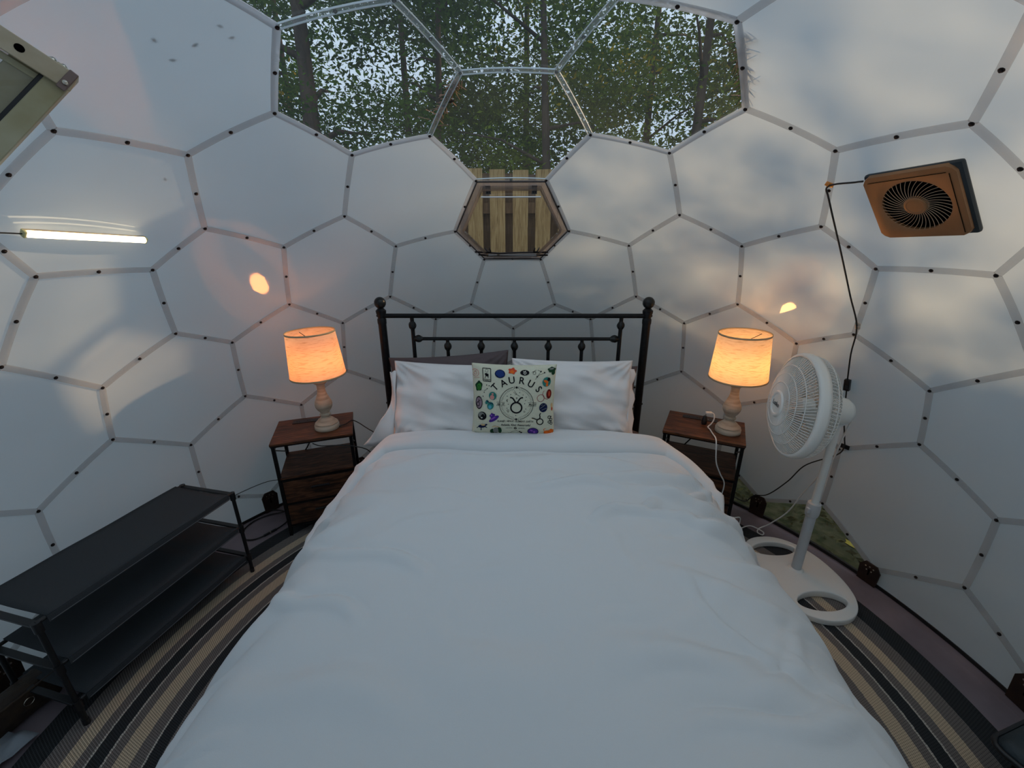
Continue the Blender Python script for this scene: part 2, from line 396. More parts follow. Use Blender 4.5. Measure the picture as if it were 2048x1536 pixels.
# local frame of the hatch: right = +x, down along the dome
hr = Vector((1, 0, 0)); hu = hn.cross(hr).normalized()
if hu.z < 0: hu = -hu
def hp(x, y, o=0.0): return pcen - hn * (0.012 + o) + hr * x + hu * y
def hbar(bm, x0, y0, x1, y1, w, d, o=0.0):
    a, b = hp(x0, y0, o), hp(x1, y1, o); t = (b - a).normalized(); s = t.cross(hn)
    vs2 = [bm.verts.new(p + s * (sg * w / 2) - hn * dd) for p in (a, b) for sg, dd in ((-1, 0), (1, 0), (1, d), (-1, d))]
    for f in ((0, 1, 2, 3), (7, 6, 5, 4), (0, 4, 5, 1), (1, 5, 6, 2), (2, 6, 7, 3), (3, 7, 4, 0)): bm.faces.new([vs2[i] for i in f])
whitelip = principled('white_lip', srgb(215, 218, 222), 0.3)
bm = B(); hbar(bm, -0.168, 0.185, 0.162, 0.185, 0.005, 0.006); bmobj('glazing_lip', bm, whitelip, hw)
bm = B(); hbar(bm, -0.155, -0.245, 0.155, -0.245, 0.005, 0.006); bmobj('glazing_lip', bm, whitelip, hw)
for y0 in (-0.195, -0.218):
    bm = B(); tube(bm, [hp(-0.235 + 0.02 * (y0 < -0.2), y0 + 0.006, 0.02), hp(-0.08, y0 - 0.006, 0.02), hp(0.05, y0, 0.02), hp(0.225, y0 + 0.002, 0.02)], 0.0055, 6); bmobj('stay_bar', bm, M['bolt'], hw, smooth=True)
for x in (-0.125, 0.125):
    bm = B(); hbar(bm, x - 0.014, 0.232, x + 0.014, 0.232, 0.05, 0.006, 0.004); hbar(bm, x - 0.014, 0.258, x + 0.014, 0.258, 0.006, 0.012, 0.004)
    h = bmobj('hinge', bm, principled('hinge_plate', srgb(90, 92, 96), 0.4, 0.5), hw)
    for dx, dy in ((-0.006, 0.015), (0.006, 0.015), (-0.006, -0.012), (0.006, -0.012)):
        bm = B(); lathe(bm, [(0, 0.003), (0.004, 0.002), (0.004, 0)], 8, M=Matrix.Translation(hp(x + dx, 0.232 + dy, 0.01)) @ (-hn).to_track_quat('Z', 'Y').to_matrix().to_4x4()); bmobj('screw', bm, M['bolt'], h)
for s in (-1, 1):
    bm = B(); tube(bm, [hp(s * 0.17, -0.165, 0.01), hp(s * 0.155, -0.178, 0.03), hp(s * 0.135, -0.18, 0.03), hp(s * 0.14, -0.15, 0.03)], 0.005, 6); bmobj('latch', bm, M['bolt'], hw, smooth=True)

# ------------------------------------------------------------------ floor, rug, ground
bm = B(); lathe(bm, [(0, -0.05), (1.945, -0.05), (1.95, -0.004), (1.9, 0.0), (0, 0.0)], 96); tag(bmobj('floor', bm, M['mat_floor'], None), kind='structure')
bm = B(); N = 160
for r0, r1, z0, z1 in ((1.946, 1.968, 0, 0.016),):
    lathe(bm, [(r0, z0), (r0, z1), (r1, z1 - 0.004), (r1, -0.05)], N)
tag(bmobj('baseboard_dome', bm, M['cord'], None), kind='structure')
bm = B()
gn = 60
gv = [[bm.verts.new((x, y, -0.06 + 0.03 * noise.noise(Vector((x * 1.3, y * 1.3, 0))) )) for x in np.concatenate([np.linspace(-40, -4, 12), np.linspace(-3.6, 3.6, 50), np.linspace(4, 40, 12)])] for y in np.concatenate([np.linspace(-40, -4, 12), np.linspace(-3.6, 3.6, 50), np.linspace(4, 40, 12)])]
for a, b in zip(gv, gv[1:]):
    for i in range(len(a) - 1): bm.faces.new((a[i], a[i + 1], b[i + 1], b[i]))
for v in bm.verts:
    if v.co.x ** 2 + v.co.y ** 2 < 1.8 ** 2: v.co.z = -0.12
tag(bmobj('ground', bm, M['ground'], None, smooth=True), kind='structure')

def mat_rug():
    m, nt, out = newmat('woven_rug'); b = nt.nodes.new('ShaderNodeBsdfPrincipled'); nt.links.new(b.outputs[0], out.inputs[0])
    b.inputs['Roughness'].default_value = 0.85; b.inputs['Specular IOR Level'].default_value = 0.15
    tc = nt.nodes.new('ShaderNodeTexCoord'); sx = nt.nodes.new('ShaderNodeSeparateXYZ'); nt.links.new(tc.outputs['Object'], sx.inputs[0])
    def math_(op, a, c=None):
        n = nt.nodes.new('ShaderNodeMath'); n.operation = op
        for i, v in enumerate((a, c)):
            if v is None: continue
            if isinstance(v, (int, float)): n.inputs[i].default_value = v
            else: nt.links.new(v, n.inputs[i])
        return n.outputs[0]
    x2 = math_('MULTIPLY', sx.outputs[0], sx.outputs[0]); y2 = math_('MULTIPLY', sx.outputs[1], sx.outputs[1])
    rr = math_('SQRT', math_('ADD', x2, y2)); ang = math_('ARCTAN2', sx.outputs[1], sx.outputs[0])
    wob = nt.nodes.new('ShaderNodeTexNoise'); wob.inputs['Scale'].default_value = 60; nt.links.new(tc.outputs['Object'], wob.inputs[0])
    rw = math_('ADD', rr, math_('MULTIPLY', math_('SUBTRACT', wob.outputs[0], 0.5), 0.006))
    ramp = nt.nodes.new('ShaderNodeValToRGB'); ramp.color_ramp.interpolation = 'CONSTANT'
    nt.links.new(math_('DIVIDE', rw, 1.75), ramp.inputs[0])
    dark, wov, tan, lt = srgb(44, 46, 48), srgb(104, 98, 95), srgb(172, 156, 134), srgb(165, 160, 152)
    bands = [(0, wov), (0.80, tan), (0.86, wov), (1.02, dark), (1.10, lt), (1.105, wov), (1.16, tan), (1.20, wov), (1.235, dark), (1.275, lt), (1.28, wov), (1.32, tan), (1.375, wov),
             (1.415, lt), (1.42, dark), (1.465, lt), (1.47, wov), (1.51, tan), (1.555, wov), (1.615, lt), (1.62, dark)]
    el = ramp.color_ramp.elements
    el[0].position = 0; el[0].color = bands[0][1]; el[1].position = bands[1][0] / 1.75; el[1].color = bands[1][1]
    for r, c in bands[2:]:
        e = el.new(r / 1.75); e.color = c
    # weave: radial picks crossed by fine rings, light thread over dark thread
    w1 = math_('SINE', math_('ADD', math_('MULTIPLY', ang, 1150.0), math_('MULTIPLY', rr, 520.0))); w2 = math_('SINE', math_('MULTIPLY', rr, 900.0))
    wv = math_('MULTIPLY', w1, w2); w1c = math_('MAXIMUM', w1, wv)
    fac = math_('MULTIPLY', math_('ADD', w1c, 1.0), 0.5)
    mr = nt.nodes.new('ShaderNodeMapRange'); mr.inputs['To Min'].default_value = 0.15; mr.inputs['To Max'].default_value = 1.75; nt.links.new(fac, mr.inputs['Value'])
    sc = nt.nodes.new('ShaderNodeVectorMath'); sc.operation = 'SCALE'; nt.links.new(ramp.outputs[0], sc.inputs[0]); nt.links.new(mr.outputs[0], sc.inputs['Scale'])
    nt.links.new(sc.outputs[0], b.inputs['Base Color'])
    bp = nt.nodes.new('ShaderNodeBump'); bp.inputs['Strength'].default_value = 0.5; bp.inputs['Distance'].default_value = 0.003
    nt.links.new(fac, bp.inputs['Height']); nt.links.new(bp.outputs[0], b.inputs['Normal']); return m
bm = B(); lathe(bm, [(0, 0.012), (0.8, 0.012), (1.2, 0.013), (1.5, 0.012), (1.70, 0.013), (1.715, 0.009), (1.718, 0.002), (0, 0.002)], 128)
rug = bmobj('round_rug', bm, mat_rug(), None); rug.location = (0.05, 0, 0)
tag(rug, 'large round woven rug in charcoal, brown and beige rings under the bed', 'rug')

# ------------------------------------------------------------------ base brackets on the dome foot
def bracket(vtx, label, group=None):
    d = Vector(vtx); p = onS(d, RD - 0.02); az = math.atan2(p.x, p.y)
    hr_ = math.sqrt(p.x ** 2 + p.y ** 2); rz = -az
    e = empty('anchor_bracket', (math.sin(az) * (hr_ - 0.01), math.cos(az) * (hr_ - 0.01), 0.0), rz, label, 'bracket', group)
    H = p.z + 0.035; bm = B()
    out = [(-0.042, 0), (0.042, 0), (0.047, H - 0.03), (0.026, H), (-0.026, H), (-0.047, H - 0.03)]
    a = [bm.verts.new((x, 0.004, z)) for x, z in out]; b = [bm.verts.new((x, -0.004, z)) for x, z in out]
    bm.faces.new(a); bm.faces.new(b[::-1])
    for i in range(6): bm.faces.new((a[i], a[(i + 1) % 6], b[(i + 1) % 6], b[i]))
    bmobj('plate', bm, M['bracket'], e)
    for x, z in ((-0.018, H - 0.022), (0, H - 0.018), (0.018, H - 0.022), (-0.01, H - 0.04), (0.012, H - 0.04)):
        bm = B(); lathe(bm, [(0, 0.005), (0.004, 0.004), (0.005, 0)], 8, M=Matrix.Translation((x, -0.004, z)) @ Matrix.Rotation(PI / 2, 4, 'X')); bmobj('screw', bm, M['steel'], e)
    bm = B(); box(bm, (0, -0.0045, H * 0.55), (0.006, 0.002, 0.035)); bmobj('slot', bm, M['void'], e)
low = sorted([i for i in usedv if 0.05 < VX[i][2] * RD + ZC < 0.14], key=lambda i: VX[i][0])
lab = {}
for i in low:
    p = onS(VX[i])
    if p.y < -0.3: continue
    if p.x < -1.9: s = 'dark steel anchor plate behind the near end of the shoe rack'
    elif p.x < -1.85: s = 'dark steel anchor plate behind the open front corner of the shoe rack'
    elif p.x < -1.8: s = 'dark steel anchor plate on the dome foot behind the middle of the shoe rack'
    elif p.x < -1.3: s = 'dark steel anchor plate on the dome foot beside the left nightstand'
    elif p.x < -0.9: s = 'steel anchor plate on the dome foot behind the left nightstand'
    elif p.x < -0.3: s = 'steel anchor plate hidden behind the left half of the headboard'
    elif p.x < 0.3: s = 'steel anchor plate hidden behind the middle of the headboard'
    elif p.x < 0.9: s = 'steel anchor plate hidden behind the right half of the headboard'
    elif p.x < 1.3: s = 'steel anchor plate on the dome foot behind the right nightstand'
    elif p.x < 1.7: s = 'dark brown anchor plate beside the right nightstand with a black cord on it'
    elif p.x < 1.9: s = 'brown anchor plate at the right end of the clear grass-view panel'
    else: s = 'dark anchor plate at the far right near the dark padded seat'
    bracket(VX[i], s)
# ------------------------------------------------------------------ outside: fence and trees
fe = empty('board_fence', (0, 2.95, 0), math.radians(-2.0), 'tall shadowbox fence of pale pine boards seen through the clear cells', 'fence')
fb = B(); box(fb, (0, 0, 0), (0.138, 0.018, 2.30)); fbm = bpy.data.meshes.new('board'); fb.to_mesh(fbm); fb.free(); fbm.materials.append(M['fence'])
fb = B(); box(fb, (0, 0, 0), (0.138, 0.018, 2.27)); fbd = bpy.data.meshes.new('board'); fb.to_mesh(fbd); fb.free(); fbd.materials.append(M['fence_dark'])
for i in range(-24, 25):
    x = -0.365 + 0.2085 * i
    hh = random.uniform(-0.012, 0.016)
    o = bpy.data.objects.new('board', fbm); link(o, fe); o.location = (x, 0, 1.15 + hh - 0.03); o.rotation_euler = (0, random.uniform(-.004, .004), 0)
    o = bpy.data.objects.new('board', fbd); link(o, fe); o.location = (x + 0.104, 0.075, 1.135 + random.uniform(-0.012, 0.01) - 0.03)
for z in (0.45, 1.15, 1.95):
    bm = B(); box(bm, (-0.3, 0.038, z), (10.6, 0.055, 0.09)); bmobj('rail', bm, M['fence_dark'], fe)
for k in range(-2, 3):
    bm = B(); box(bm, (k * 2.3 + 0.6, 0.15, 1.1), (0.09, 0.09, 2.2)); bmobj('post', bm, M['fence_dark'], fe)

fr2 = empty('board_fence', (4.3, 0.4, 0), math.radians(90), 'unseen side run of fence added right of the dome to block low light', 'fence')  # unseen run, added to keep sun and sky off the lower panels
for i in range(-12, 13):
    o = bpy.data.objects.new('board', fbm); link(o, fr2); o.location = (0.2085 * i, 0, 0.98 + random.uniform(-.01, .01)); 
    o = bpy.data.objects.new('board', fbd); link(o, fr2); o.location = (0.2085 * i + 0.104, -0.075, 0.98)
for z in (0.45, 1.6):
    bm = B(); box(bm, (0, -0.038, z), (5.3, 0.055, 0.09)); bmobj('rail', bm, M['fence_dark'], fr2)

def leaves(name, clumps, per, size, m, parent, droop=0.3, spread=0.35, flat=0.5):
    """clumps (n,3) centres; one quad per leaf"""
    n = len(clumps) * per
    c = np.repeat(clumps, per, axis=0) + rng.normal(0, 1, (n, 3)) * np.array([spread, spread, spread * flat])
    a = rng.normal(0, 1, (n, 3)); a[:, 2] *= 0.5; a[:, 2] -= droop; a /= np.linalg.norm(a, axis=1)[:, None]
    b = rng.normal(0, 1, (n, 3)); b -= a * (a * b).sum(1)[:, None]; b /= np.linalg.norm(b, axis=1)[:, None]
    L = size * rng.uniform(0.6, 1.3, n)[:, None]; W = L * 0.42
    v = np.stack([c - a * L * .5, c + b * W * .5, c + a * L * .5, c - b * W * .5], 1).reshape(-1, 3)
    me = bpy.data.meshes.new(name); me.vertices.add(4 * n); me.vertices.foreach_set('co', v.astype(np.float32).ravel())
    me.loops.add(4 * n); me.loops.foreach_set('vertex_index', np.arange(4 * n, dtype=np.int32))
    me.polygons.add(n); me.polygons.foreach_set('loop_start', np.arange(0, 4 * n, 4, dtype=np.int32))
    me.update(calc_edges=True)
    at = me.attributes.new('tint', 'FLOAT', 'FACE')
    cl = np.repeat(rng.uniform(0, 1, len(clumps)), per); at.data.foreach_set('value', np.clip(cl * .6 + rng.uniform(0, .4, n), 0, 1).astype(np.float32))
    me.materials.append(m); o = link(bpy.data.objects.new(name, me), parent); o['kind'] = 'stuff'; return o
def tree(x, y, h, r, tr, label, m='leaf_a', z0=0.8, nc=260, per=60, size=0.085, group=None, yellow=0, spread=0.3, lean=0.0):
    e = empty('tree', (x, y, -0.06), 0, label, 'tree', group)
    lx = random.uniform(-.3, .3) + lean
    pts = [(0, 0, 0), (lx * .2, 0, h * .25), (lx * .5, .1, h * .55), (lx, .1, h * .95)]
    bm = B(); tube(bm, spline(pts, 5), [tr * (1 - .8 * i / 15) for i in range(16)], 10); bmobj('trunk', bm, M['bark'], e, smooth=True)
    sp = spline(pts, 5); cl = []
    for k in range(9):
        p = sp[5 + k]; a = random.uniform(0, 2 * PI); L = r * random.uniform(.5, .9)
        q = p + Vector((math.cos(a) * L, math.sin(a) * L, random.uniform(0.0, .5)))
        bm = B(); tube(bm, [p, p.lerp(q, .5) + Vector((0, 0, .1)), q], [tr * .28, tr * .16, tr * .05], 6); bmobj('branch', bm, M['bark'], e, smooth=True)
    nb_ = max(6, nc // 9); bt = rng.uniform(0, 1, nb_); ba = rng.uniform(0, 2 * PI, nb_); pk = rng.integers(0, nb_, nc)
    t = np.clip(bt[pk] + rng.normal(0, .035, nc), 0, 1); zz = z0 + (h - z0) * t; prof = np.sqrt(np.clip(1 - (2 * t - .9) ** 2 * .75, .05, 1))
    an = ba[pk] + rng.normal(0, .38, nc); rr = r * prof * np.sqrt(rng.uniform(.1, 1, nc))
    cl = np.stack([np.cos(an) * rr + lx * t, np.sin(an) * rr, zz], 1)
    leaves('foliage', cl, per, size, M[m], e, spread=spread)
    if yellow:
        k = rng.choice(nc, yellow); leaves('yellow_foliage', cl[k] + np.array([0, -.4, 0]), 45, size, M['leaf_y'], e, spread=0.22)
tree(-3.0, 5.6, 8.5, 1.5, 0.19, 'leaning grey-barked tree with a thick trunk behind the left clear cell', 'leaf_a', 3.6, 110, 90, 0.08, lean=-0.1, spread=.38)
tree(-5.2, 6.2, 7.5, 1.9, 0.12, 'bushy tree with a patch of yellow leaves at the left of the fence', 'leaf_a', 1.2, 240, 90, 0.09, yellow=26)
tree(-1.4, 6.6, 8.0, 1.7, 0.10, 'dark green tree behind the fence left of the middle clear cell', 'leaf_a', 1.0, 240, 100, 0.085)
tree(0.5, 5.2, 7.5, 1.7, 0.09, 'bright green tree directly behind the fence over the hatch window', 'leaf_b', 1.4, 250, 100, 0.075, yellow=8)
tree(2.6, 5.8, 8.0, 1.9, 0.11, 'green tree with golden leaf sprays in the right clear cell', 'leaf_b', 1.0, 260, 100, 0.08, yellow=44)
tree(4.9, 6.5, 8.5, 2.0, 0.12, 'dark tree with yellow tips at the far right of the clear cells', 'leaf_a', 1.0, 240, 90, 0.09, yellow=44)
g = 'background trees beyond the fence'
BL = iter(('at the far left of the row', 'second from the left of the row', 'behind the leaning trunk', 'behind the bright green middle tree', 'behind the golden-sprayed tree', 'second from the right of the row', 'at the far right of the row'))
for x, y, h, r in ((-8.5, 9.5, 10, 2.6), (-5.6, 10.5, 11.5, 2.6), (-2.6, 10, 11, 2.4), (0.2, 10.5, 11.5, 2.5), (3.0, 10, 11, 2.5), (6.0, 9.5, 11, 2.6), (9.0, 8.5, 10, 2.6)):
    tree(x, y, h, r, 0.13, 'tall dark background tree ' + next(BL) + ' beyond the fence', 'leaf_a', 0.8, 300, 70, 0.15, group=g, spread=.45)
BL = iter(('beside the shoe rack wall', 'behind the camera'))
for x, y, h, r in ((-7.5, 1.0, 8, 2.0), (-7.0, -3.5, 8, 2.0)):
    tree(x, y, h, r, 0.13, 'loose tree outside the left side of the dome ' + next(BL), 'leaf_a', 0.8, 120, 60, 0.12, group='trees left of the dome', spread=.45)
rng = np.random.default_rng(11)
BL = iter(('level with the bronze vent fan', 'level with the padded seat', 'farthest toward the back fence', 'nearest the camera side'))
for x, y, h, r, n in ((6.2, 2.6, 5.0, 1.6, 62), (6.8, 0.2, 5.2, 1.5, 60), (6.4, 4.6, 7.0, 1.7, 150), (6.0, -3.5, 7, 1.8, 130)):
    tree(x, y, h, r, 0.13, 'tree right of the dome dappling the sun, ' + next(BL), 'leaf_a', 0.5, n, 60, 0.15, group='trees right of the dome', spread=.4)

lit = rng.uniform(-1, 1, (420, 3)) * np.array([1.2, 1.0, 0]) + np.array([2.6, .9, -.045])
leaves('leaf_litter', lit, 3, .05, M['leaf_y'], None, droop=0.0, spread=.03, flat=.12); lo = bpy.data.objects['leaf_litter']; lo.data.materials.clear(); lo.data.materials.append(mat_leaf('litter', srgb(54, 48, 32), srgb(120, 112, 70))); tag(lo, 'dead leaves and twigs strewn on the moss outside the clear foot panels', 'leaf litter')
# fallen leaves and needles lying on the outside of the dome
def on_dome(az, el, r=RD + 0.004):
    a, e = math.radians(az), math.radians(el); return Vector((math.sin(a) * math.cos(e), math.cos(a) * math.cos(e), math.sin(e)))
def dome_pt(x, y, z, r): return onS(Vector((x, y, z)) - CZ, r)
def fallen_leaf(d, s, rot_, label, m='dry_leaf', group=None):
    pts2 = [(0, -1), (.35, -.45), (.5, .1), (.28, .6), (0, 1), (-.28, .6), (-.5, .1), (-.35, -.45)]; bm = B()
    c0 = bm.verts.new((0, 0, .0012)); vs2 = [bm.verts.new((x * s, y * s, 0)) for x, y in pts2]
    for i in range(8): bm.faces.new((c0, vs2[i], vs2[(i + 1) % 8]))
    bmesh.ops.solidify(bm, geom=bm.faces[:], thickness=0.0006)
    o = bmobj('fallen_leaf', bm, M[m], None); o.location = onS(d, RD + 0.004); o.rotation_euler = (Vector(d).to_track_quat('Z', 'Y') @ Quaternion((0, 0, 1), rot_)).to_euler()
    tag(o, label, 'leaf', group)

for d, sz, rt, lb in (((-0.4485, 0.1706, 0.8773), 0.011, 0.4, 'dark fallen leaf lying on the upper left cell, largest of that scatter'),
                  ((-0.4845, 0.1675, 0.8586), 0.010, 1.2, 'dark fallen leaf on the upper left cell, lowest of its scatter'),
                  ((-0.4778, 0.1313, 0.8686), 0.010, 2.0, 'smudged dark leaf at the left of the scatter on the upper left cell'),
                  ((-0.4048, 0.192, 0.894), 0.009, 0.8, 'small dark leaf nearest the bolts of the left clear cell'),
                  ((-0.4053, 0.1687, 0.8985), 0.009, 1.6, 'faint small leaf at the top of the upper left cell scatter'),
                  ((-0.6348, 0.2854, 0.7181), 0.009, 2.6, 'tiny dark leaf stuck on the cell above the lamp reflection')):
    fallen_leaf(d, sz, rt, lb)
fallen_leaf((-0.1195, 0.455, 0.882), 0.016, 0.9, 'pale curled leaf stuck on the left clear cell', 'dry_leaf')
lf = B(); pts2 = [(0, -1), (.4, -.3), (.6, .3), (.25, .5), (0, 1), (-.25, .5), (-.6, .3), (-.4, -.3)]
c0 = lf.verts.new((0, 0, .004)); v8 = [lf.verts.new((x * .045, y * .045, 0)) for x, y in pts2]
for i in range(8): lf.faces.new((c0, v8[i], v8[(i + 1) % 8]))
o = bmobj('yellow_leaf', lf, M['yellow_leaf']); o.location = (2.03, 0.93, -0.045); tag(o, 'bright yellow leaf on the moss behind the fan pole', 'leaf')
def needles(pts, n, L, label, sp=0.02):
    bm = B()
    for i in range(n):
        k = random.uniform(0, len(pts) - 1.001); p = Vector(pts[int(k)]).lerp(Vector(pts[int(k) + 1]), k % 1)
        p = p.normalized(); e1 = p.orthogonal().normalized(); e2 = p.cross(e1); t = (Vector(pts[-1]) - Vector(pts[0])).normalized()
        q = onS(p, RD + 0.006) + (e1 * random.gauss(0, sp) + e2 * random.gauss(0, sp)); dr = (t + e1 * random.gauss(0, .6) + e2 * random.gauss(0, .6)); dr = (dr - p * dr.dot(p)).normalized()
        tube(bm, [q, q + dr * L * random.uniform(.5, 1.2) + p * random.uniform(0, .01)], random.choice((0.0008, 0.0012, 0.0018)), 3)
    tag(bmobj('pine_needles', bm, M['needle']), label, 'pine needles', kind='stuff')
needles([(0.357, 0.222, 0.905), (0.3883, 0.2722, 0.8804), (0.4247, 0.3181, 0.8476)], 150, 0.05, 'dead pine needles caught along the right edge of the right clear cell', 0.008)
needles([(-0.100, 0.41, 0.905), (-0.1205, 0.4391, 0.8903), (-0.165, 0.497, 0.850)], 120, 0.05, 'brown pine needles caught on the seam left of the middle clear cell', 0.011)

# ------------------------------------------------------------------ bed frame
bed = empty('iron_bed_frame', (0.012, 1.3, 0), 0, 'black metal bed frame whose headboard has knobbed spindles and ball finials', 'bed frame')
XP = 0.779
for s in (-1, 1):
    bm = B(); lathe(bm, [(0.02, 0.0), (0.0235, 0.01), (0.0235, 1.20), (0.026, 1.21), (0.026, 1.232), (0.0215, 1.24), (0.0235, 1.252), (0.029, 1.27), (0.030, 1.283), (0.021, 1.292), (0.014, 1.30), (0.0, 1.30)], 20, (s * XP, 0, 0))
    p = bmobj('post', bm, M['black_metal'], bed, autos=35)
    bm = B(); lathe(bm, [(0, 1.292)] + [(0.034 * math.sin(t), 1.3275 - 0.0345 * math.cos(t)) for t in np.linspace(.35, PI - .01, 14)] + [(0, 1.362)], 20, (s * XP, 0, 0)); bmobj('ball_finial', bm, M['gun'], p, smooth=True)
    for z in (1.252, 0.70):
        bm = B(); lathe(bm, [(0, 0.006), (0.006, 0.004), (0.008, 0)], 10, M=Matrix.Translation((s * (XP + 0.024), 0, z)) @ Matrix.Rotation(s * PI / 2, 4, 'Y')); bmobj('rail_screw', bm, M['black_metal'], p)
def rail(name, z, hx, r, cx=0.0, par=bed):
    bm = B(); tube(bm, [(cx - hx, 0, z), (cx + hx, 0, z)], r, 14); return bmobj(name, bm, M['black_metal'], par, autos=40)
rail('top_rail', 1.252, XP - .02, 0.0135)
mr = rail('middle_rail', 1.115, 0.603, 0.0105, 0.014)
rail('lower_rail', 0.70, XP - .02, 0.012)
def knot_prof(h): return [(0.0095, -0.028), (0.0125, -0.025), (0.0125, -0.021), (0.014, -0.018), (0.019, -0.008), (0.0205, 0), (0.019, 0.008), (0.014, 0.018), (0.0125, 0.021), (0.0125, 0.025), (0.0095, 0.028)]
def knot(parent, Mx):
    bm = B(); lathe(bm, knot_prof(0), 14, M=Mx)
    for k in range(7):
        a = 2 * PI * k / 7
        tube(bm, [Mx @ Vector((math.cos(a + t) * r, math.sin(a + t) * r, z)) for r, z, t in ((.0135, -.02, 0), (.020, -.008, .15), (.0215, 0, .3), (.020, .008, .45), (.0135, .02, .6))], 0.0022, 5)
    bmobj('cast_knot', bm, M['gun'], parent, smooth=True)
for s, x in ((-1, -0.57), (1, 0.598)): knot(mr, Matrix.Translation((x - 0.0, 0, 1.115)) @ Matrix.Rotation(PI / 2, 4, 'Y'))
for i, x in enumerate((-0.396, -0.195, 0.005, 0.208, 0.408)):
    bm = B(); tube(bm, [(x, 0, 0.70), (x, 0, 1.115)], 0.0105, 12); sp_ = bmobj('spindle', bm, M['black_metal'], bed, autos=40); knot(sp_, Matrix.Translation((x, 0, 1.068)))
for x in (-0.60, 0.63):
    bm = B(); tube(bm, [(x, 0, 0.70), (x, 0, 1.252)], 0.0115, 12); sp_ = bmobj('spindle', bm, M['black_metal'], bed, autos=40); knot(sp_, Matrix.Translation((x, 0, 1.195)))
for s in (-1, 1):
    bm = B(); box(bm, (s * 0.745, -1.0, 0.28), (0.03, 1.98, 0.05), .004); bmobj('side_rail', bm, M['black_metal'], bed)
    bm = B(); tube(bm, [(s * 0.745, -1.99, 0.0), (s * 0.745, -1.99, 0.40)], 0.02, 12); bmobj('leg', bm, M['black_metal'], bed)
bm = B(); box(bm, (0, -1.0, 0.285), (1.46, 1.95, 0.03)); bmobj('slat_deck', bm, M['black_metal'], bed)
bm = B(); box(bm, (0.03, 0.28, 0.435), (1.46, 1.96, 0.26), 0.06)
tag(bmobj('mattress', bm, M['mattress'], None, autos=60), 'thick mattress on the iron bed frame under the white duvet', 'mattress')
bm = B(); box(bm, (0.045, 0.94, 0.47), (1.50, 0.64, 0.21), 0.07)
bmesh.ops.subdivide_edges(bm, edges=bm.edges[:], cuts=5, use_grid_fill=True)
for v in bm.verts:
    v.co += Vector((noise.noise(v.co * 5), noise.noise(v.co * 5 + Vector((9, 0, 0))), noise.noise(v.co * 6 + Vector((0, 9, 0))) * .6)) * 0.012
tag(bmobj('fitted_sheet', bm, M['graysheet'], None, smooth=True), 'taupe fitted sheet showing beside the pillows at the head of the bed', 'sheet')

# ------------------------------------------------------------------ duvet
def arc_table(P):
    P = [Vector((x, 0, z)) for x, z in P]; S = spline(P, 8); L = [0]
    for a, b in zip(S, S[1:]): L.append(L[-1] + (b - a).length)
    return S, L
SR, LR = arc_table([(0, .655), (.33, .652), (.62, .64), (.80, .605), (.92, .53), (1.0, .44), (1.05, .33), (1.075, .2), (1.085, .08)])
SL, LL = arc_table([(0, .655), (-.35, .652), (-.56, .635), (-.68, .598), (-.765, .52), (-.822, .43), (-.868, .32), (-.885, .2), (-.895, .08)])
def prof(a):
    S, L = (SR, LR) if a >= 0 else (SL, LL); d = min(abs(a), L[-1] - 1e-6)
    i = int(np.searchsorted(L, d)); i = max(1, min(i, len(L) - 1)); t = (d - L[i - 1]) / (L[i] - L[i - 1])
    p = S[i - 1].lerp(S[i], t); tg = (S[i] - S[i - 1]).normalized() * (1 if a >= 0 else -1)
    return p, Vector((-tg.z, 0, tg.x))
def seg(a, y, p0, p1, w, amp, asym=0.5):
    """ridge or crease along a segment in (arc, y) space"""
    dx, dy = p1[0] - p0[0], p1[1] - p0[1]; L = math.hypot(dx, dy); ux, uy = dx / L, dy / L
    t = ((a - p0[0]) * ux + (y - p0[1]) * uy) / L
    if t < -.15 or t > 1.15: return 0.0
    q = -(a - p0[0]) * uy + (y - p0[1]) * ux + 0.02 * math.sin(t * 7 + p0[0] * 9)
    if abs(q) > 3 * w: return 0.0
    win = max(0.0, 1 - abs(2 * t - 1) ** 3 / 1.5)
    return amp * win * (math.exp(-(q / w) ** 2) - asym * math.exp(-((q - 1.3 * w) / (w * .9)) ** 2))
SEG = [((.10, .44), (.52, .46), .022, .010), ((.33, .22), (.62, .36), .024, .011), ((.50, .25), (.95, .30), .020, .010), ((-.72, .10), (-.25, -.03), .022, .007), ((-.75, -.08), (-.40, -.22), .022, .007), ((.40, -.50), (.90, -.42), .02, .007), ((.62, .40), (1.02, .52), .018, .010), ((.70, .62), (.95, .45), .016, .009), ((.35, .48), (1.15, .60), .035, .013), ((.55, .42), (1.25, .36), .03, .014), ((.2, .66), (.75, .60), .05, .012), ((.6, .22), (1.35, .30), .035, .013), ((.75, .05), (1.4, .20), .03, .012),
       ((.9, .45), (1.4, .1), .025, .011), ((1.0, .6), (1.45, .35), .025, .013), ((-.75, .35), (-1.1, .1), .03, .010), ((-.5, .25), (-1.0, .05), .05, .008), ((-.6, -.1), (-1.05, -.35), .04, .008),
       ((-.3, .62), (.3, .66), .05, .008), ((-.7, .60), (-.2, .68), .05, .009), ((-.85, .5), (-.45, .3), .05, .006), ((.3, -.3), (.95, -.45), .05, .008), ((.5, -.05), (1.1, -.15), .04, .007), ((-.2, -.4), (.5, -.3), .07, .006), ((-.7, -.4), (-.2, -.45), .05, .007)]
rs = random.Random(3)
for i in range(46):
    sd = rs.choice((-1, 1, 1)); a0 = sd * rs.uniform(.55, 1.05); y0 = rs.uniform(-.6, .75); an = rs.gauss(0, .5); L = rs.uniform(.18, .5)
    SEG.append(((a0, y0), (a0 + sd * L * math.cos(an), y0 + L * math.sin(an)), rs.uniform(.012, .026), rs.uniform(.007, .015)))
